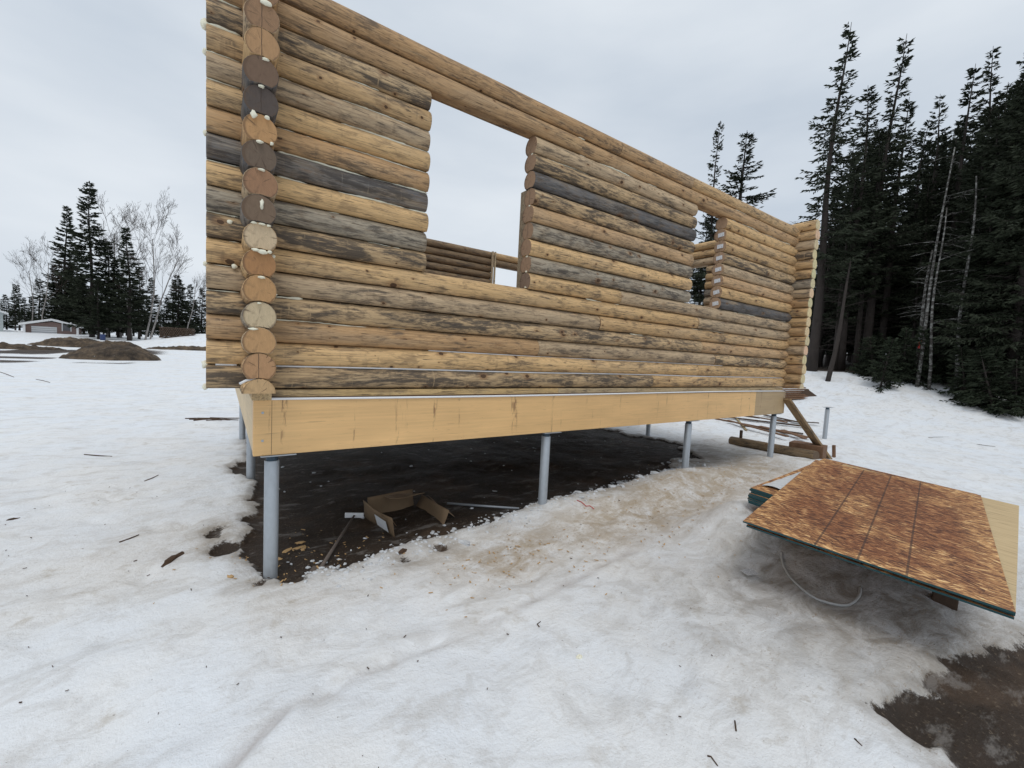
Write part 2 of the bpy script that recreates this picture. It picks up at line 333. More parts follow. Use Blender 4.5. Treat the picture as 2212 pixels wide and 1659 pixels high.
m, nt, b = newmat('osb_strands'); OSB = m; g = G(nt); t = g.n('ShaderNodeTexCoord'); P = t.outputs['Object']
def flakes(cell, along, across, seed, spread):
    sh = g.n('ShaderNodeVectorMath', operation='ADD'); g.l(P, sh.inputs[0]); sh.inputs[1].default_value = (seed, seed*1.7, 0)
    vc = g.n('ShaderNodeTexVoronoi', feature='F1'); vc.inputs['Scale'].default_value = 1; g.l(g.scale(sh.outputs[0], (cell*.8, cell*2.0, 0)), vc.inputs['Vector']); sc_ = g.n('ShaderNodeSeparateColor'); g.l(vc.outputs['Color'], sc_.inputs[0]); dn = sc_.outputs[2]
    vr = g.n('ShaderNodeVectorRotate', rotation_type='Z_AXIS'); g.l(sh.outputs[0], vr.inputs['Vector']); g.l(g.m('MULTIPLY', g.m('SUBTRACT', dn, .5), spread), vr.inputs['Angle'])
    v = g.n('ShaderNodeTexVoronoi', feature='F1'); v.inputs['Scale'].default_value = 1; v.inputs['Randomness'].default_value = 1; g.l(g.scale(vr.outputs[0], (along, across, 0)), v.inputs['Vector']); return v
v1 = flakes(8, 20, 95, 0, 1.0); v2 = flakes(11, 26, 110, 3.3, 2.0); v3 = flakes(9, 15, 70, 7.7, 1.6)
s1 = g.n('ShaderNodeSeparateColor'); g.l(v1.outputs['Color'], s1.inputs[0]); s2 = g.n('ShaderNodeSeparateColor'); g.l(v2.outputs['Color'], s2.inputs[0])
val = g.m('ADD', g.m('MULTIPLY', s1.outputs[0], .62), g.m('MULTIPLY', s2.outputs[1], .38))
cr = g.n('ShaderNodeValToRGB'); g.l(val, cr.inputs[0]); e = cr.color_ramp.elements
e[0].position = .10; e[0].color = (.12, .050, .024, 1); e[1].position = .93; e[1].color = (.95, .66, .32, 1)
for p_, c_ in ((.34, (.30, .135, .052, 1)), (.54, (.47, .235, .092, 1)), (.74, (.66, .37, .15, 1))):
    q = e.new(p_); q.color = c_
s3 = g.n('ShaderNodeSeparateColor'); g.l(v3.outputs['Color'], s3.inputs[0]); val = g.m('ADD', g.m('MULTIPLY', val, .86), g.m('ADD', g.m('MULTIPLY', g.m('GREATER_THAN', s3.outputs[0], .86), .26), g.m('MULTIPLY', g.m('LESS_THAN', s3.outputs[0], .16), -.22))); g.l(val, cr.inputs[0])
wet = g.noise(g.scale(P, (2.0, 1.1, 1)), 1.2, 3, .6)
sp = g.n('ShaderNodeSeparateXYZ'); g.l(P, sp.inputs[0])
edge = g.m('MINIMUM', g.m('MINIMUM', sp.outputs[0], g.m('SUBTRACT', 1.22, sp.outputs[0])), g.m('MINIMUM', sp.outputs[1], g.m('SUBTRACT', 2.44, sp.outputs[1])))
wm = g.m('MULTIPLY', g.ramp(wet, .34, .52), g.ramp(g.m('ADD', edge, g.m('MULTIPLY', wet, .25)), .12, .34))
c = g.mix(g.m('MULTIPLY', wm, .95), cr.outputs[0], g.mix(1.0, cr.outputs[0], (.52, .38, .34), 'MULTIPLY'))
for fx in (.3365, .507, .68):
    dl = g.m('ABSOLUTE', g.m('SUBTRACT', sp.outputs[0], fx*1.22))
    c = g.mix(g.m('MULTIPLY', g.m('LESS_THAN', dl, .0055), .65), c, (.035, .018, .014))
g.l(c, b.inputs['Base Color']); b.inputs['Roughness'].default_value = .62; g.bump(val, .3, .003, b)
m, nt, b = newmat('pale_plywood'); PLY = m; g = G(nt); t = g.n('ShaderNodeTexCoord'); P = t.outputs['Object']
gr = g.noise(g.scale(P, (3, 45, 10)), 1, 5, .7, .4); c = g.mix(gr, (.36, .25, .125), (.74, .57, .33))
g.l(g.mix(g.ramp(g.noise(g.scale(P, (4, 60, 9)), 1, 3), .60, .68, 0, .7), c, (.16, .10, .05)), b.inputs['Base Color']); b.inputs['Roughness'].default_value = .75

# ground: snow over bare soil
m, nt, b = newmat('snow_and_soil'); GROUND = m; g = G(nt); geo = g.n('ShaderNodeNewGeometry'); P = geo.outputs['Position']
dirt = g.attr('dirt'); tan = g.attr('tan'); grey = g.attr('grey'); trk = g.attr('track')
nA = g.noise(P, 1.1, 5, .6); nB = g.noise(P, 6, 5, .65); nC = g.noise(P, 34, 4, .7); nD = g.noise(P, 140, 3, .7)
crust = g.noise(g.scale(P, (2.2, 3.4, 3)), 1.6, 6, .68, .8)
snow = g.mix(g.ramp(nA, .35, .65), (.80, .83, .865), (.815, .82, .82))
snow = g.mix(g.ramp(crust, .49, .65, 0, .34), snow, (.52, .50, .475))
snow = g.mix(g.m('MULTIPLY', g.ramp(nB, .55, .70, 0, .6), g.ramp(nA, .40, .62)), snow, (.48, .43, .36))
snow = g.mix(g.m('MULTIPLY', tan, g.ramp(g.m('ADD', crust, g.m('MULTIPLY', nC, .35)), .44, .82, .25, 1)), snow, (.43, .355, .265))
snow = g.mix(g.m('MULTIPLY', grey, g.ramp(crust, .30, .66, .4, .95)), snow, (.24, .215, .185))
fib = g.noise(g.scale(P, (26, 60, 40)), 1, 4, .7, 1.2); gran = g.noise(P, 75, 3, .7)
snow = g.mix(g.m('MULTIPLY', g.ramp(fib, .57, .66), g.m('ADD', .12, g.m('MULTIPLY', g.m('MAXIMUM', tan, grey), .6), clamp=True)), snow, (.27, .20, .13))
snow = g.mix(g.ramp(gran, .56, .70, 0, .13), snow, (.42, .40, .38))
snow = g.mix(g.ramp(g.noise(g.scale(P, (1.3, 2.6, 1)), 1, 6, .7, 1.0), .53, .66, 0, .36), snow, (.54, .51, .47))
snow = g.mix(g.m('MULTIPLY', trk, .6), snow, (.36, .32, .30))
snow = g.mix(g.ramp(g.noise(P, 60, 2, .5), .735, .77, 0, .55), snow, (.16, .12, .09))
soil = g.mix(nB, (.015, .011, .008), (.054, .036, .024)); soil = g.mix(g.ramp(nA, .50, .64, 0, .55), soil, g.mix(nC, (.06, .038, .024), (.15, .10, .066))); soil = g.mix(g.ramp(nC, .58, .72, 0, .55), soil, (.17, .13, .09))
icy = g.noise(g.scale(P, (2.4, 6, 3)), 1.3, 6, .7, 0)
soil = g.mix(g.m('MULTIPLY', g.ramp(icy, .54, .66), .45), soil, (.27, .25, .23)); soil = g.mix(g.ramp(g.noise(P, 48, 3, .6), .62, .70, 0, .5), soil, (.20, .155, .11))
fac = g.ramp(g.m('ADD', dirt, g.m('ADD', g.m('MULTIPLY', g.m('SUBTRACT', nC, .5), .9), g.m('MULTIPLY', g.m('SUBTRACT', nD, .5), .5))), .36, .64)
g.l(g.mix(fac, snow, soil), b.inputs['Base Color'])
g.l(g.m('MULTIPLY_ADD', fac, .12, .58), b.inputs['Roughness']); b.inputs['Specular IOR Level'].default_value = .3
hgt = g.m('ADD', g.m('MULTIPLY', nB, .9), g.m('ADD', g.m('MULTIPLY', nC, .55), g.m('ADD', g.m('MULTIPLY', nD, .22), g.m('MULTIPLY', crust, .9))))
g.bump(hgt, .50, .032, b)
m, nt, b = newmat('heaped_soil'); SOIL = m; g = G(nt); t = g.n('ShaderNodeNewGeometry'); P = t.outputs['Position']
nB = g.noise(P, 1.6, 7, .72); nC = g.noise(P, 6, 5, .7)
c = g.mix(g.ramp(nB, .34, .70), (.028, .020, .014), (.16, .112, .07)); c = g.mix(g.ramp(nC, .50, .62, 0, .7), c, (.06, .045, .03)); c = g.mix(g.ramp(nC, .66, .74, 0, .6), c, (.6, .62, .64)); g.l(c, b.inputs['Base Color']); b.inputs['Roughness'].default_value = .95; g.bump(nC, .8, .12, b)

NEEDLE = simple('spruce_needles', (.027, .034, .020), .75, var=.45, scale=.9, bump=0, coord='Object', spec=.2)
NEEDLE2 = simple('fir_needles', (.024, .032, .018), .75, var=.5, scale=1.5, bump=0, coord='Object', spec=.2)
SBARK = simple('spruce_bark', (.042, .034, .030), .9, var=.45, scale=7, stretch=(1, 1, .35), bump=.7, bdist=.03)
TWIG = simple('bare_twigs', (.050, .036, .030), .85, var=.3, scale=3, bump=0)
m, nt, b = newmat('birch_bark'); BIRCH = m; g = G(nt); t = g.n('ShaderNodeTexCoord'); P = t.outputs['Object']
bn = g.noise(g.scale(P, (4, 4, 16)), 1, 4, .7); g.l(g.mix(g.ramp(bn, .50, .64), (.27, .25, .235), (.045, .04, .036)), b.inputs['Base Color']); b.inputs['Roughness'].default_value = .8
m, nt, b = newmat('grey_lichen_bark'); LICH = m; g = G(nt); t = g.n('ShaderNodeTexCoord'); P = t.outputs['Object']
bn = g.noise(g.scale(P, (6, 6, 10)), 1, 5, .7); g.l(g.mix(g.ramp(bn, .46, .60), (.05, .045, .04), (.24, .24, .225)), b.inputs['Base Color']); b.inputs['Roughness'].default_value = .9

# ------------------------------------------------------------------ ground sheet
def axis(a, b, st, end):
    fine = list(np.arange(a, b, st)); s = st; hi = [fine[-1]]
    while hi[-1] < end: s *= 1.07; hi.append(hi[-1]+s)
    s = st; lo = [a]
    while lo[-1] > -end: s *= 1.07; lo.append(lo[-1]-s)
    return np.array(lo[:0:-1]+fine+hi[1:])
xs = axis(-2.6, 8.6, .034, 420); ys = axis(-3.6, 2.2, .034, 420)
X, Y = np.meshgrid(xs, ys); Z = Hfull(X, Y); nx, ny = len(xs), len(ys)
me = bpy.data.meshes.new('ground'); me.vertices.add(nx*ny)
me.vertices.foreach_set('co', np.stack([X, Y, Z], -1).astype(np.float32).ravel())
i = np.arange(ny-1)[:, None]*nx+np.arange(nx-1)[None, :]
Q = np.stack([i, i+1, i+1+nx, i+nx], -1).reshape(-1, 4); nf = len(Q)
me.loops.add(nf*4); me.loops.foreach_set('vertex_index', Q.ravel().astype(np.int32))
me.polygons.add(nf); me.polygons.foreach_set('loop_start', np.arange(0, nf*4, 4, dtype=np.int32)); me.polygons.foreach_set('use_smooth', np.ones(nf, bool))
me.update(calc_edges=True)
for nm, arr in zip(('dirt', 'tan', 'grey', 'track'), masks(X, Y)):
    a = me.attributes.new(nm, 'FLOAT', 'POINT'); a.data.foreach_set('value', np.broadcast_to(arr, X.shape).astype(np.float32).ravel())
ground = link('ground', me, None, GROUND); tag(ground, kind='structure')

def mound(name, cx_, cy_, rx, ry, h, mat, seed, rot=0, n=80):
    V = []; F = []
    for i in range(n):
        for j in range(n):
            a, b_ = (i/(n-1)*2-1)*1.15, (j/(n-1)*2-1)*1.15
            x = cx_+a*rx*math.cos(rot)-b_*ry*math.sin(rot); y = cy_+a*rx*math.sin(rot)+b_*ry*math.cos(rot); V.append((x, y, a, b_))
    A = np.array(V); nn = fbm(A[:, 0]*.8+seed, A[:, 1]*.8, 4)-.5; n3 = fbm(A[:, 0]*3.1+seed, A[:, 1]*3.1, 5)-.5
    rr = np.hypot(A[:, 2], A[:, 3])+nn*.5
    z = H0(A[:, 0], A[:, 1])+h*np.clip(1-rr**2, -.12, 1)**1.0*(1+nn*.7)+n3*.22*sstep(1.05, .7, rr)*1.6 - .03
    V = [(A[k, 0], A[k, 1], z[k]) for k in range(len(A))]
    F = [(i*n+j, (i+1)*n+j, (i+1)*n+j+1, i*n+j+1) for i in range(n-1) for j in range(n-1)]
    o = link(name, pmesh(name, V, F, True), None, mat); return o

# ------------------------------------------------------------------ log cabin
PITCHC, RL = .1524, .0885
S = lambda k: 1.2368+k*PITCHC
L = 7.581; YC = .077; D = 5.25; XC = .0125
cabin = empty('log_cabin', (0, 0, 0)); tag(cabin, 'unfinished roofless cabin of peeled round logs raised on steel piles', 'cabin')
def log_mesh(length, seed, bottom='cope'):
    rg = random.Random(seed); a0 = math.asin((PITCHC/2)/RL); prof = []
    if bottom == 'half':
        prof = [(math.cos(math.pi*k/14)*RL, math.sin(math.pi*k/14)*RL) for k in range(15)]
    else:
        N = 18
        for k in range(N+1):
            a1 = a0-.16; th = -a1+(math.pi+2*a1)*k/N; prof.append((math.cos(th)*RL, math.sin(th)*RL))
        if bottom == 'cope':
            for k in (1, 2, 3):
                th = math.pi-a0-(math.pi-2*a0)*k/4; prof.append((math.cos(th)*(RL+.003), -PITCHC+math.sin(th)*(RL+.003)))
    n = len(prof); ns = max(2, int(length/.22)+1); V = []; F = []; I = []
    p1, p2, p3 = rg.random()*6, rg.random()*6, rg.random()*6; tp = rg.uniform(-.004, .004)
    stn = [0, .006]+[length*k/ns for k in range(1, ns)]+[length-.006, length]
    for si, x in enumerate(stn):
        endc = .965 if si in (0, len(stn)-1) else 1
        dr = 1+(.018*math.sin(x*1.7+p1)+.010*math.sin(x*4.3+p2)+tp*x/length*4)
        dy = .004*math.sin(x*1.1+p3)+.002*math.sin(x*5.7+p1)
        for (y, z) in prof:
            if z > -PITCHC/2+.012: V.append((x, y*dr*endc+dy, z*(1+(dr-1)*.3)*endc))
            else: V.append((x, y*endc+dy, z*endc))
    ns = len(stn)
    for i in range(ns-1):
        for k in range(n): F.append((i*n+k, (i+1)*n+k, (i+1)*n+(k+1) % n, i*n+(k+1) % n)); I.append(0)
    F.append(tuple(range(n))); I.append(1); F.append(tuple((ns-1)*n+k for k in range(n-1, -1, -1))); I.append(1)
    me = pmesh('log', V, F, True, I)
    me.polygons.foreach_set('use_smooth', [q == 0 for q in I]); return me
T = dict(fresh=(.75, .515, .285, .34), tan=(.65, .445, .25, .42), brown=(.53, .345, .195, .40), pink=(.62, .42, .25, .38), greytan=(.56, .425, .285, .46),
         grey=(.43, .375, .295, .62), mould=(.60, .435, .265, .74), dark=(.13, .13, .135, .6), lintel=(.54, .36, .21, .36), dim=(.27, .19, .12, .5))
EB = (.30, .165, .085)
seedc = [0]
def log(axis_, a, b_, centre, z, tone, end=EB, bottom='cope'):
    seedc[0] += 1
    me = log_mesh(b_-a, seedc[0], bottom); o = link('log', me, cabin, [LOGM, ENDM])
    if axis_ == 'x': o.location = (a, centre, z)
    else: o.location = (centre, a, z); o.rotation_euler = (0, 0, math.pi/2)
    q = T[tone]; rg = random.Random(seedc[0]*31); j = [rg.uniform(.92, 1.08)]*3
    o.color = (q[0]*j[0], q[1]*j[1], q[2]*j[2], q[3]); o['end_tint'] = end
    return o
XO, XE = -.247, L+.25
J1, J2, J3, J4 = 1.144, 2.1515, 4.673, 5.365
# lower courses, with the butt joints seen in the photograph
low = {1: [(XO, 4.05, 'mould'), (4.052, XE, 'tan')], 2: [(XO, 4.98, 'fresh'), (4.982, XE, 'tan')], 3: [(XO, 2.30, 'brown'), (2.302, 5.35, 'greytan'), (5.352, XE, 'mould')],
       4: [(XO, 5.02, 'mould'), (5.022, XE, 'pink')], 5: [(XO, 3.1, 'greytan'), (3.102, XE, 'tan')], 6: [(XO, 4.89, 'fresh'), (4.892, XE, 'greytan')]}
for k, segs in low.items():
    for a, b_, tn in segs: log('x', a, b_, YC, S(k-.5), tn, EB, 'flat' if k == 1 else 'cope')
lp = ['mould', 'grey', 'fresh', 'dark', 'brown', 'fresh', 'greytan', 'tan', 'mould']
mpn = ['fresh', 'grey', 'fresh', 'grey', 'pink', 'mould', 'dark', 'mould', 'greytan']
rp = ['dark', 'fresh', 'pink', 'greytan', 'mould', 'tan', 'tan', 'fresh']
for i, tn in enumerate(lp):
    log('x', XO, J1+random.uniform(-.008, .006), YC, S(6.5+i), tn)
for i, tn in enumerate(mpn):
    if i == 0: log('x', J2, 3.40, YC, S(6.5), 'fresh', (.25, .17, .12)); log('x', 3.402, XE, YC, S(6.5), 'greytan')
    else: log('x', J2+random.uniform(-.006, .006), J3+random.uniform(-.006, .006), YC, S(6.5+i), tn, (.37, .235, .145))
for i, tn in enumerate(rp): log('x', J4+random.uniform(-.006, .006), XE, YC, S(7.5+i), tn, (.40, .26, .16))
for a, b_, tn in ((XO, 2.69, 'lintel'), (2.692, XE, 'lintel')): log('x', a, b_, YC, S(15.5), tn)
for a, b_, tn in ((XO, 3.25, 'brown'), (3.252, 4.55, 'lintel'), (4.552, XE, 'tan')): log('x', a, b_, YC, S(16.5), tn)
# side walls: ends of these logs show at both corners
endL = [(.50, .33, .17), (.42, .24, .12), (.46, .27, .125), (.52, .41, .26), (.44, .25, .11), (.37, .19, .08), (.55, .42, .27), (.17, .115, .075), (.30, .165, .09), (.14, .10, .07),
        (.46, .26, .115), (.085, .065, .055), (.16, .10, .065), (.40, .235, .115), (.28, .165, .09), (.26, .15, .08), (.3, .18, .1), (.3, .18, .1)]
sideL = ['tan', 'brown', 'greytan', 'grey', 'brown', 'tan', 'tan', 'dark', 'greytan', 'dark', 'brown', 'dark', 'dark', 'tan', 'greytan', 'brown', 'tan', 'tan']
sideR = ['brown', 'tan', 'brown', 'tan', 'greytan', 'tan', 'brown', 'tan', 'tan', 'brown', 'greytan', 'grey', 'tan', 'tan', 'mould', 'greytan', 'tan', 'fresh']
YE, YB = -.2354, D+.24
for k in range(18):
    bt = 'half' if k == 0 else 'cope'
    log('y', YE+random.uniform(-.012, .012), YB, XC, S(k), sideL[k], endL[k], bt)
    er = (.62*random.uniform(.9, 1.1), .485*random.uniform(.9, 1.1), .29)
    if 7 <= k <= 14:
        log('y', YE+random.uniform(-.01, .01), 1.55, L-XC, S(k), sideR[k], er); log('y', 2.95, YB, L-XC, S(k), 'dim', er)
    else: log('y', YE+random.uniform(-.01, .01), YB, L-XC, S(k), sideR[k], er, bt)
# back wall with the door opening
YBK = D-.077
for k in range(1, 18):
    bt = 'flat' if k == 1 else 'cope'
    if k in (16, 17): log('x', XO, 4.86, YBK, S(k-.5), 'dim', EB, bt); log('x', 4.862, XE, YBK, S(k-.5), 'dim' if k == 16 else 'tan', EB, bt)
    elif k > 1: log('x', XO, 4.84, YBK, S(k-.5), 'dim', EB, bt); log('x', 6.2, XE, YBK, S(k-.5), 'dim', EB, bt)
    else: log('x', XO, XE, YBK, S(k-.5), 'dim', EB, bt)
def cpart(name, o, a, b_, c, mat, colr=None, parent=cabin, bevel=.002):
    o = Vector(o); mb = MB(); mb.box((0, 0, 0), a, b_, c); ob = mb.build(name, mat, parent, bevel=bevel); ob.location = o
    if colr: ob.color = colr
    return ob
BC = (.74, .465, .205, .1)
bm1 = cpart('rim_beam', (0, 0, .8), (6.58, 0, 0), (0, .085, 0), (0, 0, .367), BEAMM, BC)
cpart('rim_beam', (6.582, .001, .8), (L-6.582, 0, 0), (0, .085, 0), (0, 0, .367), BEAMM, (.42, .30, .165, .3))
def turned(o): o.rotation_euler = (0, 0, math.pi/2); return o
turned(cpart('rim_beam', (.085, .087, .801), (D-.176, 0, 0), (0, .083, 0), (0, 0, .366), BEAMM, (.68, .52, .31, .1)))
turned(cpart('rim_beam', (L-.002, .087, .801), (D-.176, 0, 0), (0, .083, 0), (0, 0, .366), BEAMM, BC))
cpart('rim_beam', (0, D-.087, .8), (L, 0, 0), (0, .085, 0), (0, 0, .367), BEAMM, BC)
for xx in (2.5, 5.0):
    turned(cpart('floor_beam', (xx, .09, .805), (D-.19, 0, 0), (0, .085, 0), (0, 0, .30), BEAMM, BC))
for k in range(11):
    cpart('floor_joist', (.09, .35+k*.46, .98), (L-.18, 0, 0), (0, .04, 0), (0, 0, .184), BEAMM, (.30, .20, .11, .3))
cpart('floor_deck', (.03, .01, 1.168), (L-.06, 0, 0), (0, D-.02, 0), (0, 0, .018), ROUGHW)
cpart('sill_plate', (.10, .004, 1.1875), (2.48, 0, 0), (0, .14, 0), (0, 0, .0475), BOARDM, (.62, .44, .23, .1))
cpart('sill_plate', (2.583, .006, 1.1875), (L-2.69, 0, 0), (0, .14, 0), (0, 0, .0475), BOARDM, (.52, .40, .25, .4))
turned(cpart('sill_plate', (.10, -.02, 1.1685), (D, 0, 0), (0, .11, 0), (0, 0, .066), BOARDM, (.66, .50, .30, .05)))
# gasket ribbon and backer rods
def rod(name, pts, r, mat, n=6): mb = MB(); mb.tube(pts, r, n); return mb.build(name, mat, cabin, True)
rg = random.Random(3)
rod('sill_gasket', [(x, -.004-.002*abs(math.sin(x*1.3)), 1.176-.006*math.sin(x*.83)) for x in np.linspace(.0, L-.05, 60)], .0085, ROD)
rod('backer_rod', [(x, .026, S(1)+.003*math.sin(x*2.1)) for x in np.linspace(.085, L-.1, 50)], .0065, ROD)
rod('backer_rod', [(x, .027, S(1)+.002) for x in np.linspace(-.2, -.09, 6)], .006, ROD)
rod('backer_rod', [(x, .029, S(2)+.003*math.sin(x*1.7)) for x in np.linspace(1.2, 5.6, 40)], .0045, ROD)
rod('backer_rod', [(-.08, -.20, S(0)+.055), (-.05, -.215, S(0)+.075), (0, -.22, S(0)+.087)], .008, ROD)
# expanding foam squeezed out of the seams
def bead(x0, x1, k, amp, y=.034, seed=1):
    rg = random.Random(seed); n = max(4, int((x1-x0)/.025)); P = []; rr = []; ph = rg.random()*9
    for q in range(n+1):
        x = x0+(x1-x0)*q/n; v = .5+.45*math.sin(x*3.1+ph)*math.sin(x*7.7+ph*2)+.16*math.sin(x*31+ph*3)*math.sin(x*17+ph)+rg.uniform(-.07, .07)
        P.append((x, y-.006*v, S(k)+.004*math.sin(x*9+ph)+rg.uniform(-.0015, .0015))); rr.append(max(.0012, amp*v if 0 < q < n else .002))
    mb = MB(); mb.tube(P, rr, 7); return mb.build('foam_bead', FOAM, cabin, True)
sd_ = 0
for k, a, b_, am in ((14, .1, .75, .010), (13, .12, J1, .008), (12, .5, J1, .012), (11, .12, J1, .006), (10, .12, J1, .010), (9, .12, J1, .013), (8, .12, .5, .004), (7, .7, .95, .005), (4, .1, .28, .014), (3, .1, 1.0, .006),
                     (15, 2.7, 3.9, .009), (15, 5.5, 7.3, .006), (14, 2.3, 3.2, .004), (6, 2.9, 3.4, .010), (4, 3.6, 4.0, .009), (7, 5.4, 7.4, .006), (5, 4.8, 5.6, .005), (16, 2.66, 2.76, .012), (16, 5.6, 6.2, .005)):
    sd_ += 1; bead(a, b_, k, am, seed=sd_)
for k, am in ((15, .008), (14, .012), (13, .013), (12, .006), (9, .006), (7, .011), (6, .006), (5, .006), (4, .004)):
    sd_ += 1; bead(XO, -.08, k, am, seed=sd_)
def blob(p, s, seed):
    bm = bmesh.new(); bmesh.ops.create_icosphere(bm, subdivisions=2, radius=1); rg = random.Random(seed); a, b_, c = rg.random()*9, rg.random()*9, rg.random()*9
    for v in bm.verts:
        f = 1+.22*math.sin(v.co.x*3+a)*math.sin(v.co.z*4+b_)+.12*math.sin(v.co.y*6+c); v.co = Vector((v.co.x*s[0], v.co.y*s[1], v.co.z*s[2]))*f
    me = bpy.data.meshes.new('foam_blob'); bm.to_mesh(me); bm.free(); me.polygons.foreach_set('use_smooth', [True]*len(me.polygons))
    o = link('foam_blob', me, cabin, FOAM); o.location = p; return o
for q, (dx, kz, sx_, sz_) in enumerate(((.02, 14.5, .03, .016), (.02, 12.5, .022, .010), (0, 11.5, .016, .009), (-.035, 10.42, .016, .020), (.03, 10.45, .014, .012), (-.005, 9.5, .018, .009), (.055, 9.55, .010, .010), (.005, 8.5, .020, .007), (.008, 7.22, .010, .030),
                                        (-.03, 6.5, .015, .006), (.01, 6.5, .02, .006), (.045, 6.48, .012, .007), (-.02, 5.5, .022, .010), (.015, 5.47, .026, .014), (.05, 5.5, .014, .010), (.01, 4.5, .020, .008), (0, 3.5, .012, .005), (-.03, 2.5, .024, .007))):
    blob((XC+dx, YE-.006, S(kz)), (sx_, .012, sz_), q)
for q, (k, s_) in enumerate(((15, .010), (14, .024), (13, .016), (10, .012), (5, .014), (1, .02), (0.1, .016))): blob((XO-.004, .05, S(k)), (s_, .02, s_*1.2), 50+q)
for q, (x, z) in enumerate(((-.13, 6.7), (-.105, 5.0), (.10, 5.6), (.11, 4.05))): blob((x, -.008, S(z)), (.016, .012, .014), 70+q)
for q, kz in enumerate((14, 11, 8, 7.1, 6.15)): blob((J2-.002, .06, S(kz)), (.006, .016, .008), 80+q)
# paper tags on the log ends at the small window
for i in range(7):
    mb = MB(); mb.box((-.0006, -.042, -.026), (.0012, 0, 0), (0, .084, 0), (0, 0, .052)); o = mb.build('paper_tag', PAPER, cabin)
    o.location = (J4-.0095, YC-.012, S(7.5+i)+.002); o.rotation_euler = (R(random.uniform(-12, -2)), 0, 0)
# brace boards standing against the inside of the walls
cpart('jamb_board', (2.222, YC+.095, S(6)-.25), (.04, 0, 0), (0, .14, 0), (0, 0, 6.35*PITCHC+.25), BOARDM, (.50, .40, .28, .3))
cpart('jamb_board', (4.80, YBK-.135, S(0)), (.038, 0, 0), (0, .04, 0), (0, 0, 17*PITCHC), BOARDM, (.56, .44, .30, .2))
cpart('jamb_board', (4.868, YBK-.14, S(0)), (.03, 0, 0), (0, .04, 0), (0, 0, 17*PITCHC), BOARDM, (.62, .50, .34, .1))
# screw heads in the beam end
for z in (1.085, .90):
    mb = MB(); mb.tube([(.052, .001, z), (.052, -.004, z)], .008, 10); s_ = mb.build('screw', STEEL, cabin)
    s_.parent = bm1; s_.matrix_parent_inverse = Matrix.Translation((0, 0, -.8))
mb = MB(); mb.box((.103, -.0012, .805), (.0018, 0, 0), (0, .0014, 0), (0, 0, .357)); o = mb.build('pencil_line', DARKW, bm1); o.matrix_parent_inverse = Matrix.Translation((0, 0, -.8))

# ------------------------------------------------------------------ screw piles
def pile(x, y, top, label, group, neck=True):
    z0 = gz(x, y); o = empty('screw_pile', (x, y, z0)); tag(o, label, 'pile', group)
    h = top-z0
    mb = MB(); n = 28; r = .0445; sh = h-.045
    prof = [(-.25, r), (sh-.004, r), (sh, r-.003), (sh, r-.010), (sh-.03, r-.010)]
    V = [(rr*math.cos(2*math.pi*k/n), rr*math.sin(2*math.pi*k/n), zz) for zz, rr in prof for k in range(n)]
    F = [(i*n+k, i*n+(k+1) % n, (i+1)*n+(k+1) % n, (i+1)*n+k) for i in range(len(prof)-1) for k in range(n)]
    F.append(tuple((len(prof)-1)*n+k for k in range(n))); mb.add(V, F); t_ = mb.build('tube', STEEL, o, True)
    m_ = t_.modifiers.new('e', 'EDGE_SPLIT'); m_.split_angle = R(40)
    mb = MB(); mb.tube([(0, 0, sh-.028), (0, 0, h-.0075)], .036, 20); mb.build('neck', DARKST, o)
    mb = MB(); mb.box((-.07, -.07, h-.0075), (.21, 0, 0), (0, .14, 0), (0, 0, .0065)); mb.build('cap_plate', STEEL, o, bevel=.001)
    return o
PX = [.112, 2.50, 4.94, 7.36]
names = ['at the corner with the stacked round log ends', 'beside the cardboard box and the bare soil', 'in the lumpy snow at the long beam', 'at the corner with the leaning brace']
for x, nm in zip(PX, names): pile(x, .055, .799, 'galvanised steel pile under the rim beam '+nm, 'steel piles carrying the cabin')
for j, yy in enumerate((2.5, 4.95)):
    for i, x in enumerate(PX):
        if j == 0 and i in (1, 2): continue
        lab = ('galvanised steel pile under the end wall beside trodden snow' if i == 0 else 'galvanised steel pile standing in the dark beneath the cabin floor' if i < 3 else 'galvanised steel pile under the far end wall')
        lab += '' if i in (1, 2) else (', halfway along' if j == 0 else ', at the back corner')
        pile(x, yy, .799 if i in (0, 3) else .804, lab, 'steel piles carrying the cabin')
P = at(1781, 947); lone = pile(P.x, P.y, P.z+.735, 'lone galvanised pile with a bare flat plate standing in open snow', None)

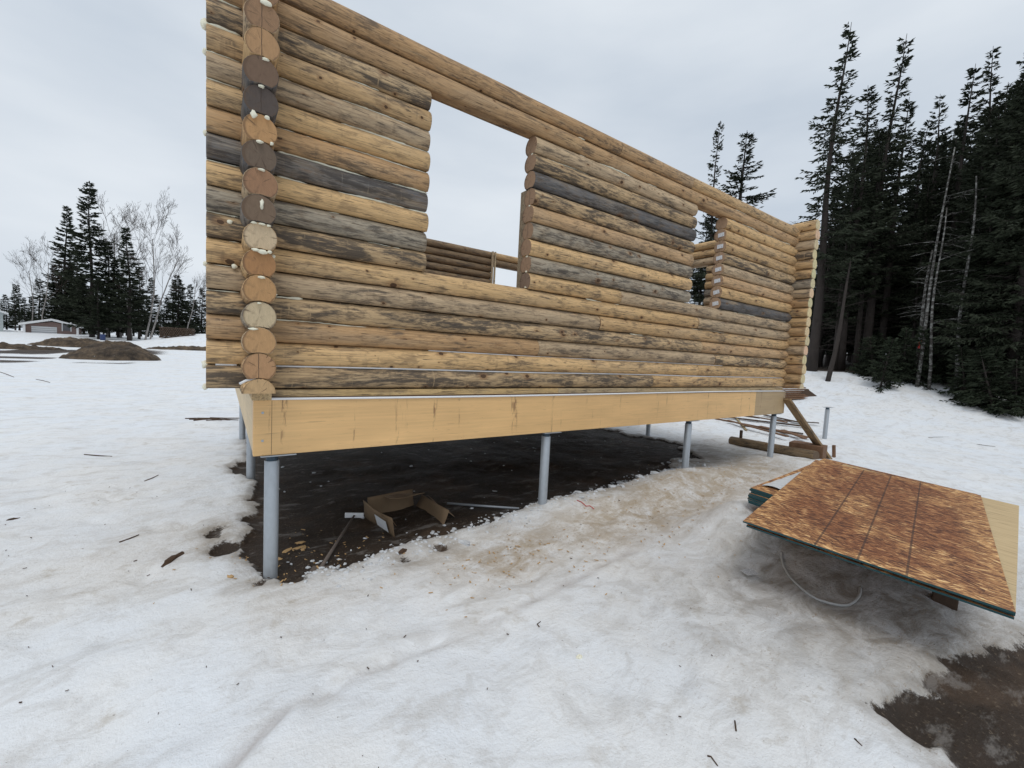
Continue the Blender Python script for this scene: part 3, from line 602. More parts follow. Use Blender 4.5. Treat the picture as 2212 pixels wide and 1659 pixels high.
# ------------------------------------------------------------------ sheet stack
NL = Vector((2.789, -1.757, .486)); ex = (Vector((3.004, -2.956, .423))-NL).normalized(); ey = (Vector((5.189, -1.329, .569))-NL).normalized()
ez = ey.cross(ex).normalized() * 1
if ez.z < 0: ez = -ez
ey = ez.cross(ex) if ez.cross(ex).dot(ey) > 0 else ex.cross(ez)
Rm = Matrix((ex, ey, ez)).transposed()
def sheet(name, off, ang, w, l, th, top, label, group=None, edge=TEAL):
    # local frame: x across, y along, z up; mirrored frame is avoided by laying y first
    mb = MB(); c, s = math.cos(ang), math.sin(ang); n = 5
    V = []; F = []; I = []
    nxs, nys = 8, 14
    def sag(a, b_): return -.006*math.sin(a*2.1+ang*40)*math.sin(b_*1.6)
    for lay in (0, 1):
        for i in range(nxs+1):
            for j in range(nys+1): V.append((w*i/nxs, l*j/nys, (0 if lay else -th)+sag(w*i/nxs, l*j/nys)))
    q = (nxs+1)*(nys+1); id_ = lambda i, j, k: k*q+i*(nys+1)+j
    for i in range(nxs):
        for j in range(nys):
            F.append((id_(i, j, 1), id_(i+1, j, 1), id_(i+1, j+1, 1), id_(i, j+1, 1))); I.append(0)
            F.append((id_(i, j, 0), id_(i, j+1, 0), id_(i+1, j+1, 0), id_(i+1, j, 0))); I.append(0)
    for i in range(nxs):
        F += [(id_(i, 0, 0), id_(i+1, 0, 0), id_(i+1, 0, 1), id_(i, 0, 1)), (id_(i, nys, 0), id_(i, nys, 1), id_(i+1, nys, 1), id_(i+1, nys, 0))]; I += [1, 1]
    for j in range(nys):
        F += [(id_(0, j, 0), id_(0, j, 1), id_(0, j+1, 1), id_(0, j+1, 0)), (id_(nxs, j, 0), id_(nxs, j+1, 0), id_(nxs, j+1, 1), id_(nxs, j, 1))]; I += [1, 1]
    me = pmesh(name, V, F, False, I); o = link(name, me, None, [top, edge])
    loc = NL+ex*off[0]+ey*off[1]+ez*off[2]
    e1 = ex*c+ey*s; e2 = ey*c-ex*s
    o.matrix_world = Matrix(((e1.x, e2.x, ez.x, loc.x), (e1.y, e2.y, ez.y, loc.y), (e1.z, e2.z, ez.z, loc.z), (0, 0, 0, 1)))
    return tag(o, label, 'sheet', group)
sheet('osb_sheet', (0, 0, 0), 0, 1.22, 2.44, .0115, OSB, 'wet reddish brown strand board with three dark ruled lines, top of the stack')
a_ = -R(5.2)
sheet('plywood_sheet', (1.2225-1.22*math.cos(a_), -1.22*math.sin(a_)+.02, -.0135), a_, 1.22, 2.44, .0145, PLY, 'pale streaked sheet peeking out under the top strand board')
sheet('osb_sheet', (.02, .02, -.030), R(-.6), 1.2, 2.4, .0115, OSB, 'strand board third from the top of the stack, teal painted edge')
lowsheets = 9
for q in range(lowsheets):
    sheet('osb_sheet', (-.215+random.uniform(-.008, .010), .93+random.uniform(-.012, .012), -.0445-.0155*q), -R(7+random.uniform(-.7, .7)), 1.2, 1.9, .0148, OSB,
          'teal edged strand board in the lower pile slid back from the top sheets', 'teal edged boards of the lower pile')
# snow left lying on the lower pile
mb = MB(); n = 16; V = []; F = []
for i in range(n+1):
    for j in range(6):
        t_ = i/n; wv = .19*math.sin(math.pi*min(1, (1-t_)*1.2+.02)/2)*(1-t_)**.4+.004
        x = -.165+.20*t_+wv*j/5; h = .016*math.sin(math.pi*j/5)*(1-.4*t_)+.003*math.sin(i*2.1+j)
        V.append(NL+ex*x+ey*(1.08+1.25*t_)+ez*(-.041+h))
for i in range(n):
    for j in range(5): F.append((i*6+j, i*6+j+1, (i+1)*6+j+1, (i+1)*6+j))
o = link('snow_patch', pmesh('snow_patch', V, F, True), None, SNOWC); tag(o, 'thin wedge of white snow lying on the lower sheet pile', 'snow')
# bearers
def bearer(px, py, ztop, size, yaw, label):
    z0 = gz(px, py)-.05; mb = MB(); mb.box((-size[0]/2, -size[1]/2, 0), (size[0], 0, 0), (0, size[1], 0), (0, 0, ztop-z0)); o = mb.build('timber_block', DARKW, None, bevel=.006)
    o.location = (px, py, z0); o.rotation_euler = (0, 0, yaw); return tag(o, label, 'block')
def under(xo, yo, zo): return NL+ex*xo+ey*yo+ez*zo
p_ = at(2036, 1306); zt = (under(0, 0, -.046)-Vector((p_.x, p_.y, 0))).z; k_ = ez; p0_ = under(0, 0, -.046); zt = p0_.z-((p_.x-p0_.x)*ez.x+(p_.y-p0_.y)*ez.y)/ez.z
bearer(p_.x+.05, p_.y, zt, (.10, .12), .2, 'dark wet block propping the free end of the top sheets')
for q, (xx, yy, nm) in enumerate(((.2, 1.12, 'at its open end'), (.75, 1.2, 'in the middle of its open end'), (.45, 2.5, 'at its back end'))):
    p_ = under(xx, yy, -.188); bearer(p_.x, p_.y, p_.z, (.2, .32), .2, 'dark timber block under the lower sheet pile '+nm)
# half-buried hose loop
pts = []
hp = [(1688, 1195), (1692, 1222), (1712, 1255), (1750, 1288), (1795, 1306), (1835, 1308), (1855, 1290), (1858, 1268)]
hq = [at(u, v) for u, v in hp]
for i in range(len(hq)-1):
    for k in range(6):
        t_ = k/6; p0, p1, p2, p3 = hq[max(i-1, 0)], hq[i], hq[i+1], hq[min(i+2, len(hq)-1)]
        c = .5*((2*p1)+(p2-p0)*t_+(2*p0-5*p1+4*p2-p3)*t_*t_+(3*p1-p0-3*p2+p3)*t_**3); c.z = gz(c.x, c.y)+.008; pts.append(c)
mb = MB(); mb.tube(pts, .009, 8); tag(mb.build('hose', HOSE, None, True), 'pale grey hose looped half buried in the ice beneath the sheets', 'hose')
p_ = at(1618, 1244); mb = MB(); mb.box((-.05, -.035, 0), (.10, 0, 0), (0, .07, 0), (0, 0, .0015)); o = mb.build('paper_scrap', PAPER); o.location = p_+Vector((0, 0, .03)); o.rotation_euler = (R(3), R(-2), R(-20)); tag(o, 'small white paper scrap on dirty snow beside the sheet stack', 'paper')

# ------------------------------------------------------------------ loose lumber
def plank(name, a, b_, w, t_, mat, label, cat, group=None, roll=0):
    a, b_ = Vector(a), Vector(b_); d = b_-a; ln = d.length; d.normalize(); side = Vector((0, 0, 1)).cross(d)
    side = side.normalized() if side.length > .05 else Vector((1, 0, 0)); nn = d.cross(side)
    mb = MB(); mb.box((0, -w/2, 0), (ln, 0, 0), (0, w, 0), (0, 0, t_)); o = mb.build(name, mat, None, bevel=.003)
    c, s = math.cos(roll), math.sin(roll); s2, n2 = side*c+nn*s, nn*c-side*s
    o.matrix_world = Matrix(((d.x, s2.x, n2.x, a.x), (d.y, s2.y, n2.y, a.y), (d.z, s2.z, n2.z, a.z), (0, 0, 0, 1))); return tag(o, label, cat, group)
f_ = at(1788, 990)
plank('brace', (f_.x, f_.y, f_.z-.03), (7.50, -.045, 1.03), .14, .04, BOARDM, 'weathered plank leaning from the snow up to the cabin beam corner', 'plank').color = (.33, .23, .135, .5)
# fallen log + block + stakes
a, b_ = at(1580, 957), at(1762, 993)
d = b_-a; me = log_mesh(d.length, 999, 'flat'); o = link('log', me, None, [LOGM, ENDM]); o.color = (.26, .19, .12, .5); o['end_tint'] = (.12, .08, .05)
o.location = a+Vector((0, 0, .05)); o.rotation_euler = (0, math.atan2(-(b_.z-a.z), math.hypot(d.x, d.y)), math.atan2(d.y, d.x)); tag(o, 'dark weathered log lying on the snow behind the corner pile', 'log')
p_ = at(1737, 988); mb = MB(); mb.box((-.16, -.25, -.02), (.32, 0, 0), (0, .5, 0), (0, 0, .24)); o = mb.build('timber_block', ROUGHW, None, bevel=.006); o.location = p_+Vector((.20, .03, 0)); o.rotation_euler = (0, 0, R(8)); tag(o, 'reddish brown squared timber offcut resting by the fallen log', 'block')
p_ = at(1601, 962); plank('stake', p_-Vector((0, 0, .1)), p_+Vector((0, 0, .30)), .05, .04, DARKW, 'short dark stake standing up beside the fallen log', 'stake')
p_ = at(1800, 987); plank('stake', p_-Vector((0, 0, .1)), p_+Vector((.0, .03, .21)), .06, .04, ROUGHW, 'small brown stake leaning in snow beside the brace foot', 'stake')
bd = [((1545, 906), (1722, 940), .15, ROUGHW), ((1556, 903), (1738, 925), .12, DARKW), ((1572, 914), (1700, 950), .14, ROUGHW), ((1560, 900), (1640, 912), .10, DARKW), ((1600, 920), (1735, 938), .14, DARKW), ((1640, 925), (1745, 950), .16, ROUGHW),
      ((1660, 912), (1768, 920), .09, DARKW), ((1610, 905), (1700, 922), .12, ROUGHW), ((1590, 905), (1612, 930), .08, BOARDM), ((1650, 900), (1735, 918), .14, DARKW), ((1690, 935), (1738, 955), .15, ROUGHW)]
for q, (pa, pb, w, mt) in enumerate(bd):
    A, B = at(*pa), at(*pb); z_ = .012+.024*(q % 4)
    o = plank('board', A+Vector((0, 0, z_)), B+Vector((0, 0, z_+random.uniform(0, .02))), w*.6, .028, mt, ('pale narrow offcut crossing the scattered brown boards' if mt is BOARDM else 'rough brown board in the scattered heap on snow beyond the cabin'), 'board', None if mt is BOARDM else 'rough boards scattered beyond the cabin', random.uniform(-.12, .12))
    if mt is BOARDM: o.color = (.42, .34, .2, .2)
for q in range(7):
    A, B = at(1672+q % 3*5, 866-q*3), at(1735+(q*7) % 13, 862-q*2.4); z_ = .02+.02*q
    plank('board', A+Vector((0, 0, z_)), B+Vector((0, 0, z_)), .14, .035, ROUGHW, 'rough board in the small neat stack behind the far cabin corner', 'board', 'boards stacked behind the far corner')
p_ = at(1746, 858); mb = MB(); mb.add([(-.45, 0, -.05), (.45, .05, -.05), (.0, .1, .27), (-.45, .03, -.05), (.45, .08, -.05), (.0, .13, .27)], [(0, 1, 2), (3, 5, 4), (0, 3, 4, 1), (1, 4, 5, 2), (2, 5, 3, 0)])
o = mb.build('board_offcut', DARKW); o.location = p_; o.rotation_euler = (0, 0, R(-40)); tag(o, 'dark triangular offcut sticking up out of the snow', 'offcut')

# ------------------------------------------------------------------ things on the bare soil
bx_ = empty('cardboard_box', (1.09, .33, gz(1.15, .45)-.005), (0, 0, R(4))); tag(bx_, 'torn open brown cardboard box slumped on the soil under the cabin', 'box')
def panel(name, o_, a, b_, th, parent, mat=CARD):
    a, b_ = Vector(a), Vector(b_); n_ = a.cross(b_).normalized()*th; N = 6; V = []; F = []
    for s_ in (0, 1):
        for i in range(N+1):
            for j in range(N+1):
                u, v = i/N, j/N; w = .012*math.sin(u*5+a.x*9)*math.sin(v*4+1)
                V.append(Vector(o_)+a*u+b_*v+n_*(s_+w/th*1))
    q = (N+1)**2
    for i in range(N):
        for j in range(N):
            k = i*(N+1)+j; F += [(k, k+N+1, k+N+2, k+1), (q+k, q+k+1, q+k+N+2, q+k+N+1)]
    for i in range(N):
        k = i*(N+1); F += [(k, q+k, q+k+N+1, k+N+1), (k+N, k+N+N+1, q+k+N+N+1, q+k+N)]
        F += [(i, i+1, q+i+1, q+i), (N*(N+1)+i, q+N*(N+1)+i, q+N*(N+1)+i+1, N*(N+1)+i+1)]
    return link(name, pmesh(name, V, F, True), parent, mat)
panel('base', (0, 0, .006), (.44, -.04, 0), (-.05, .52, 0), .004, bx_)
wl_ = panel('wall', (0, 0, 0), (-.08, .50, .02), (-.05, 0, .19), .004, bx_)
mb = MB(); mb.box((-.035, .08, .035), (-.024, .20, .004), (-.03, .0, .105), (-.0012, 0, 0)); mb.build('printed_label', PAPER, wl_)
panel('wall', (-.06, .50, 0), (.48, .02, .0), (.0, .06, .21), .004, bx_)
panel('wall', (.44, -.04, 0), (-.02, .54, 0), (.06, .0, .17), .004, bx_)
panel('flap', (.10, .52, .205), (.34, -.02, -.01), (-.02, -.20, .045), .004, bx_)
panel('flap', (.50, .10, .165), (.0, .30, .01), (.13, -.04, -.12), .004, bx_)
panel('flap', (-.05, .02, .185), (-.05, .22, .01), (.09, .05, -.10), .004, bx_)
A, B = at(966, 1086), at(1122, 1091)
mb = MB(); mb.tube([A+Vector((0, 0, .045)), B+Vector((0, 0, .03))], .012, 10); tag(mb.build('metal_pipe', STEEL, None, True), 'thin grey metal pipe lying on soil beside the cardboard box', 'pipe')
A, B = at(694, 1218), at(765, 1113)
tl = empty('tamper', A); tag(tl, 'long handled metal tool with pale speckled crossbar lying across mud and snow', 'tool')
d = B-A; mb = MB(); mb.tube([(0, 0, .03), d*.5+Vector((0, 0, .045)), d+Vector((0, 0, .05))], [.015, .011, .010], 8); mb.build('handle', RUST, tl, True)
dn = d.normalized(); sd2 = dn.cross(Vector((0, 0, 1)))
mb = MB(); mb.box(d-sd2*.085+Vector((0, 0, .03)), sd2*.17, dn*.02, (0, 0, .045)); mb.build('crossbar', PAPER, tl, bevel=.003)
mb = MB(); mb.box(-sd2*.07-dn*.06+Vector((0, 0, -.01)), sd2*.13, dn*.10, (0, 0, .035)); mb.build('foot', RUST, tl, bevel=.008)

# bark, sticks and spots seen singly on the snow
def lumpy(name, p, s, yaw, mat, label, cat, group=None, seed=0):
    bm = bmesh.new(); bmesh.ops.create_icosphere(bm, subdivisions=2, radius=1); rg = random.Random(seed+int(p.x*100)); a, b_, c = rg.random()*9, rg.random()*9, rg.random()*9
    for v in bm.verts:
        f = 1+.3*math.sin(v.co.x*3+a)*math.sin(v.co.z*4+b_)+.25*math.sin(v.co.y*6+c)*math.sin(v.co.x*5+b_); v.co = Vector((v.co.x*s[0], v.co.y*s[1], v.co.z*s[2]))*f
    me = bpy.data.meshes.new(name); bm.to_mesh(me); bm.free(); o = link(name, me, None, mat); o.location = p; o.rotation_euler = (0, 0, yaw); return tag(o, label, cat, group)
lumpy('bark_piece', at(372, 1208), (.10, .025, .018), R(62), BARKC, 'long dark bark piece on snow beside the near pile', 'bark')
lumpy('bark_piece', at(28, 1122), (.04, .016, .012), R(30), BARKC, 'short dark bark chip alone on clean snow', 'bark')
lumpy('bark_piece', at(870, 1188), (.035, .02, .016), R(10), BARKC, 'dark bark crumb at the snow edge by the cardboard box', 'bark')
def stick(pa, pb, r, label, bend=.02, group=None):
    A, B = at(*pa), at(*pb); m_ = (A+B)/2+Vector((random.uniform(-1, 1)*bend, random.uniform(-1, 1)*bend, 0)); m_.z = gz(m_.x, m_.y)
    k = Vector((0, 0, r*.6)); mb = MB(); mb.tube([A+k, m_+k, B+k], [r, r*.9, r*.6], 6); return tag(mb.build('stick', BARKC, None, True), label, 'stick', group)
stick((182, 982), (242, 984), .009, 'straight dark stick lying on clean snow left of the cabin')
sl_ = 'thin dark twig dropped on the trodden snow'
for pa, pb in (((258, 1172), (300, 1156)), ((312, 1040), (342, 1027)), ((78, 820), (108, 826)), ((1165, 1355), (1168, 1343)), ((1590, 1580), (1588, 1560)), ((1528, 1632), (1550, 1655)), ((0, 804), (30, 815)), ((2005, 945), (2050, 943)), ((2110, 960), (2150, 965)), ((1770, 1010), (1800, 1018)), ((1850, 1600), (1862, 1612))):
    stick(pa, pb, .0035 if pa[1] > 1300 else .006 if pa[1] > 900 else .012, sl_, group='twigs dropped on the snow')
for q in range(7): stick((400+q*9, 903+q % 3*3), (470+q*9, 904+(q*2) % 4*2), .012, 'dark dead branch in the flat brush heap beside the end wall', .06, 'brush heap branches')
for q, (u, v) in enumerate(((648, 1160), (655, 1172), (600, 1195), (620, 1178), (497, 1245), (640, 1172))):
    lumpy('wood_chip', at(u, v), (.035+.02*(q % 2), .02, .006), q*1.3, CHIP, 'fresh yellow wood chip on the brown soil by the near pile', 'chip', 'wood chips by the near pile', q)
tp = [at(u, v, .008) for u, v in ((1246, 1082), (1256, 1086), (1266, 1095), (1274, 1094), (1283, 1101))]
mb = MB(); mb.tube(tp, .004, 5); tag(mb.build('twine', REDR, None, True), 'short crooked piece of red twine on the dirty snow', 'twine')
lumpy('foam_crumb', at(1252, 1420), (.016, .013, .010), 0, FOAM, 'yellowish foam crumb alone on the open snow', 'foam')

# countless crumbs: snow lumps at the thaw edge, specks over the snow
mb = MB(); rg = random.Random(11); ico = bmesh.new(); bmesh.ops.create_icosphere(ico, subdivisions=1, radius=1); IV = [v.co.copy() for v in ico.verts]; IF = [tuple(v.index for v in f.verts) for f in ico.faces]; ico.free()
def crumb(mb, x, y, s, flat=.6):
    z = gz(x, y)+s*.05; a = rg.random()*6; j = [rg.uniform(.55, 1.4) for _ in IV]; c, sn = math.cos(a), math.sin(a); e = rg.uniform(.6, 1.4)
    mb.add([(x+(v.x*c*e-v.y*sn)*s*k, y+(v.x*sn*e+v.y*c)*s*k, z+v.z*s*flat*k) for v, k in zip(IV, j)], IF)
edge_pts = [(.3, -.1), (.7, -.02), (1.2, .0), (1.7, .08), (2.1, .08), (2.5, .1), (3.1, .22), (3.7, .3), (4.3, .32), (4.9, .36), (5.4, .45), (6.0, .6)]
for q in range(1100):
    i = rg.randrange(len(edge_pts)-1); t_ = rg.random(); x = edge_pts[i][0]*(1-t_)+edge_pts[i+1][0]*t_; y = edge_pts[i][1]*(1-t_)+edge_pts[i+1][1]*t_
    big = rg.random() < (.05 if x > 2.6 else .012)
    crumb(mb, x+rg.gauss(0, .1), y+rg.gauss(0, .14), rg.uniform(.03, .065) if big else .004+.018*rg.random()**2, .55)
for q in range(40): crumb(mb, rg.uniform(.3, 6.5), rg.uniform(.4, 3.4), rg.uniform(.008, .025))
o = mb.build('snow_lumps', SNOWC, None, False); tag(o, 'lumps of broken snow along the thawed edge under the cabin', 'snow', kind='stuff')
mb = MB()
for q in range(420):
    u = rg.uniform(0, 2212); v = 900+760*rg.random()**.8; P = at(u, v) if q < 0 else None
    x = rg.uniform(-3, 7); y = rg.uniform(-3.4, 3.0)
    if 0 < x < 7.4 and y > .1: continue
    s = rg.uniform(.0025, .0065)*(1.6 if rg.random() < .08 else 1); z = gz(x, y)+.003; a = rg.random()*6; l_ = s*rg.uniform(1, 3.2)
    mb.box((x, y, z), (math.cos(a)*l_, math.sin(a)*l_, .002), (-math.sin(a)*s*.7, math.cos(a)*s*.7, 0), (0, 0, s*.5))
o = mb.build('litter_specks', BARKC); tag(o, 'scattered dark bark specks over the snow', 'litter', kind='stuff')
mb = MB()
for q in range(420):
    cx_, cy_, sx_, sy_ = ((1.65, -.62, .35, .2), (4.6, -.1, 1.1, .35), (3.2, -.8, 1.0, .35), (.35, .25, .3, .25), (6.2, -.1, .8, .5))[q % 5]; x = rg.gauss(cx_, sx_); y = rg.gauss(cy_, sy_)
    s = rg.uniform(.004, .010); z = gz(x, y)+.003; a = rg.random()*6; l_ = s*rg.uniform(1.2, 4)
    mb.box((x, y, z), (math.cos(a)*l_, math.sin(a)*l_, .003), (-math.sin(a)*s, math.cos(a)*s, 0), (0, 0, s*.3))
o = mb.build('wood_shavings', CHIP); tag(o, 'fine wood shavings strewn on the snow along the beam', 'shavings', kind='stuff')

# ------------------------------------------------------------------ earth heaps, shed, far things
tag(mound('dirt_mound', -5.75, 33.2, 2.35, 1.8, 1.1, SOIL, 3), 'rounded brown earth heap standing in the open snow', 'earth heap')
for q, (x, y, rx, ry, h, ro) in enumerate(((-12.9, 39.5, 3.6, 1.0, .32, .1), (-15.5, 33.5, 4.5, .8, .18, .25), (-9.6, 44, 2.6, 1.2, .7, -.1), (-1.6, 43, 4.2, .7, .32, -.05))):
    tag(mound('dirt_mound', x, y, rx, ry, h, SOIL, 20+q*7, ro), ['long dark windrow of earth in front of the low shed', 'flat dark earth spread streaked with snow', 'dark earth heap between the shed and the spruces', 'low dark earth ridge below the ploughed snow bank'][q], 'earth heap')
DARKBR = simple('red_brown_siding', (.24, .17, .15), .8, var=.25, scale=4, stretch=(1, 1, 6))
WHITE = simple('white_trim', (.72, .73, .74), .6, var=.08, scale=5)
GREYB = simple('grey_opening', (.13, .13, .14), .6, var=.3, scale=2)
PL = at_depth(48, 728, 45); PR = at_depth(152, 724, 45); bs = PL.copy(); z0 = float(H0(PL.x, PL.y))-.1
shed = empty('shed', (PL.x, PL.y, z0)); hr = ray(100, 728); W_ = 4.3; dx = Vector((hr.y, -hr.x, 0)).normalized(); dx.rotate(Matrix.Rotation(-.10, 3, 'Z')); dy = Vector((-dx.y, dx.x, 0)); dyv = dy*5
shed.rotation_euler = (0, 0, math.atan2(dx.y, dx.x)); tag(shed, 'low reddish brown shed with a snowy shallow roof and white posts', 'shed')
hb_ = at_depth(100, 700, 45).z-z0-.15; hp_ = at_depth(100, 689, 45).z-z0
mb = MB(); mb.add([(.15, .6, 0), (W_-.15, .6, 0), (W_-.15, .6, hb_), (W_/2, .6, hp_-.25), (.15, .6, hb_), (.15, 5, 0), (W_-.15, 5, 0), (W_-.15, 5, hb_), (W_/2, 5, hp_-.25), (.15, 5, hb_)], [(0, 1, 2, 3, 4), (9, 8, 7, 6, 5), (0, 5, 6, 1), (1, 6, 7, 2), (4, 9, 5, 0)]); mb.build('wall', DARKBR, shed)
for s_ in (0, 1):
    mb = MB(); A = Vector((-.25 if not s_ else W_+.25, -.1, hb_-.10)); B = Vector((W_/2, -.1, hp_-.12)); mb.box(A, B-A, (0, 5.6, 0), (0, 0, .22)); mb.build('roof', WHITE, shed)
for x in (.05, W_-.25):
    mb = MB(); mb.box((x, 0, 0), (.18, 0, 0), (0, .18, 0), (0, 0, hb_)); mb.build('post', WHITE, shed)
mb = MB(); mb.box((.6, .55, 0), (1.9, 0, 0), (0, .06, 0), (0, 0, hb_-.12)); mb.build('door', WHITE, shed)
for k in range(1, 4):
    mb = MB(); mb.box((.6, .53, k*(hb_-.12)/4), (1.9, 0, 0), (0, .02, 0), (0, 0, .025)); mb.build('door_rail', GREYB, shed)
mb = MB(); mb.box((2.95, .55, .5), (.6, 0, 0), (0, .05, 0), (0, 0, .9)); w_ = mb.build('window', GREYB, shed)
mb = MB(); mb.box((2.87, .53, .42), (.08, 0, 0), (0, .06, 0), (0, 0, 1.06)); mb.box((3.55, .53, .42), (.08, 0, 0), (0, .06, 0), (0, 0, 1.06)); mb.build('window_frame', WHITE, w_)
# corner of a neighbouring house at the picture edge
PH = at_depth(8, 728, 44); hr = ray(8, 728); hs = empty('house', (PH.x, PH.y, float(H0(PH.x, PH.y))-.1), (0, 0, math.atan2(hr.y, hr.x)-math.pi/2+.06)); tag(hs, 'pale grey house corner with white eaves beside the shed', 'house')
PALE = simple('pale_siding', (.42, .46, .46), .7, var=.1, scale=3, stretch=(1, 1, 10))
mb = MB(); mb.add([(-7, 0, 0), (0, 0, 0), (0, 0, 2.0), (-3.5, 0, 3.3), (-7, 0, 2.0), (-7, 7, 0), (0, 7, 0), (0, 7, 2.0), (-3.5, 7, 3.3), (-7, 7, 2.0)], [(0, 1, 2, 3, 4), (9, 8, 7, 6, 5), (0, 5, 6, 1), (1, 6, 7, 2), (4, 9, 5, 0)]); mb.build('wall', PALE, hs)
for s_ in (0, 1):
    mb = MB(); A = Vector((.35 if s_ else -7.35, -.4, 1.87)); B = Vector((-3.5, -.4, 3.34)); mb.box(A, B-A, (0, 7.8, 0), (0, 0, .18)); mb.build('roof', WHITE, hs)
for wx in (-2.4, -5.6):
    mb = MB(); mb.box((wx, -.04, .9), (.9, 0, 0), (0, .05, 0), (0, 0, .9)); mb.build('window', GREYB, hs)
# stacked firewood heap and a blue drum in front of the trees
P = at_depth(345, 728, 40); zf = float(H0(P.x, P.y)); wp = empty('firewood_pile', (P.x, P.y, zf), (0, 0, R(-8))); tag(wp, 'dark stacked firewood heap below the leaning birch', 'firewood')
for r_ in range(7):
    for c_ in range(16):
        mb = MB(); mb.tube([(c_*.17+(r_ % 2)*.08, 0, .08+r_*.15), (c_*.17+(r_ % 2)*.08, .5, .08+r_*.15)], .075+.01*math.sin(c_*3+r_), 7); mb.build('billet', DARKW, wp)
P = at_depth(384, 726, 41); P = at_depth(386*.576+0, 0, 1) if False else at_depth(222, 727, 42); zf = float(H0(P.x, P.y))
mb = MB(); mb.tube([(0, 0, 0), (0, 0, .1), (0, 0, .55), (0, 0, .6)], [.20, .21, .21, .19], 16); o = mb.build('drum', BLUEP, None, True); o.location = (P.x, P.y, zf-.02); tag(o, 'blue plastic drum standing at the foot of the spruces', 'drum')

# ------------------------------------------------------------------ trees
def spruce_mesh(h, base, spread, seed, dens=1., droop=.25, gap=.0, dead=True, needle=.135, bark=SBARK, lean=0.):
    rg = random.Random(seed); wood = MB(); leaf = MB(); r0 = h*.0115+.02; nst = 10; ph = rg.random()*6
    ax = lambda z: Vector((math.sin(z*.5+ph)*.012*h*(z/h)+lean*z*z/h, math.cos(z*.4+ph)*.010*h*(z/h), z))
    wood.tube([ax(h*k/nst)-(Vector((0, 0, .3)) if k == 0 else Vector((0, 0, 0))) for k in range(nst+1)], [max(.008, r0*(1-k/nst)**.85*(1.25 if k == 0 else 1)) for k in range(nst+1)], 8)
    def blade(p, d, ln, w, nrm):
        s_ = d.cross(nrm)
        if s_.length < 1e-3: s_ = d.orthogonal()
        s_.normalize(); m_ = p+d*ln*.45
        leaf.add([p, m_+s_*w, p+d*ln, m_-s_*w], [(0, 1, 2, 3)])
    z = base*h; lev = 0
    while z < h*.985:
        t = (z-base*h)/(h-base*h); prof = (1-t)**.75*(.55+.45*math.sin(min(1, t*5+.35)*math.pi/2)); nb = rg.choice((4, 5, 6)) if t < .85 else 4
        lumps = .75+.35*math.sin(z*2.3+ph)*math.sin(z*.9+ph*2)
        for k in range(nb):
            if rg.random() < gap: continue
            az = rg.random()*6.283; ln = max(.12, spread*prof*lumps*rg.uniform(.62, 1.15)); el = (.35*t*t-droop*(1-t))+rg.uniform(-.12, .12)
            d = Vector((math.cos(az)*math.cos(el), math.sin(az)*math.cos(el), math.sin(el))); p0 = ax(z+rg.uniform(-.1, .1)); n = max(3, int(ln/.2)); pts = []
            for q in range(n+1):
                s_ = q/n; pts.append(p0+d*ln*s_+Vector((0, 0, -.10*ln*math.sin(s_*2.4)+.14*ln*s_*s_)))
            if ln > .35: wood.tube(pts[:max(2, n)], [max(.004, .012*ln*(1-q/n)+.003) for q in range(max(2, n))], 3, cap=False)
            nt = max(3, int(ln/.105*dens))
            for q in range(nt):
                s_ = .16+.84*(q+rg.random())/nt; f = s_*n; i = min(n-1, int(f)); p = pts[i].lerp(pts[i+1], f-i); tl_ = (.34*ln*(1-s_*.75)+.10)*rg.uniform(.6, 1.2)
                for sg in (-1, 1):
                    az2 = az+sg*rg.uniform(.5, 1.15); e2 = el+rg.uniform(-.35, .12); d2 = Vector((math.cos(az2)*math.cos(e2), math.sin(az2)*math.cos(e2), math.sin(e2)))
                    pp = p
                    m_ = max(1, int(tl_/needle))
                    for w in range(m_):
                        blade(pp, (d2+Vector((rg.uniform(-.3, .3), rg.uniform(-.3, .3), rg.uniform(-.35, .15)))).normalized(), needle*rg.uniform(1.1, 1.7), needle*rg.uniform(.15, .27), Vector((rg.uniform(-1, 1), rg.uniform(-1, 1), rg.uniform(-.2, 1))))
                        pp = pp+d2*needle
                blade(p, (d+Vector((0, 0, rg.uniform(-.2, .5)))).normalized(), needle*1.4, needle*.28, Vector((rg.uniform(-1, 1), rg.uniform(-1, 1), .5)))
        z += rg.uniform(.16, .34)*(1 if t < .8 else .6)*(h/12)**.4; lev += 1
    if dead:
        z = .10*h
        while z < base*h+.15*h:
            az = rg.random()*6.283; ln = spread*rg.uniform(.3, .85); el = rg.uniform(-.25, .15); p0 = ax(z)
            d = Vector((math.cos(az), math.sin(az), el)); pts = [p0, p0+d*ln*.5+Vector((0, 0, -.02)), p0+d*ln+Vector((rg.uniform(-.2, .2), rg.uniform(-.2, .2), rg.uniform(-.1, .2)))]
            wood.tube(pts, [.013, .009, .004], 3, cap=False)
            for q in range(4):
                s_ = rg.uniform(.3, 1); p = p0.lerp(pts[2], s_); d2 = Vector((rg.uniform(-1, 1), rg.uniform(-1, 1), rg.uniform(-.4, .3)))*.35*ln; wood.tube([p, p+d2], [.006, .003], 3, cap=False)
            z += rg.uniform(.06, .18)
    return wood, leaf
def proto(name, trunk_mat, leaf_mat, wood, leaf):
    t_ = pmesh(name+'_trunk', wood.V, wood.F, True); t_.materials.append(trunk_mat); c = None
    if leaf: c = pmesh(name+'_crown', leaf.V, leaf.F); c.materials.append(leaf_mat)
    return t_, c
SP = []
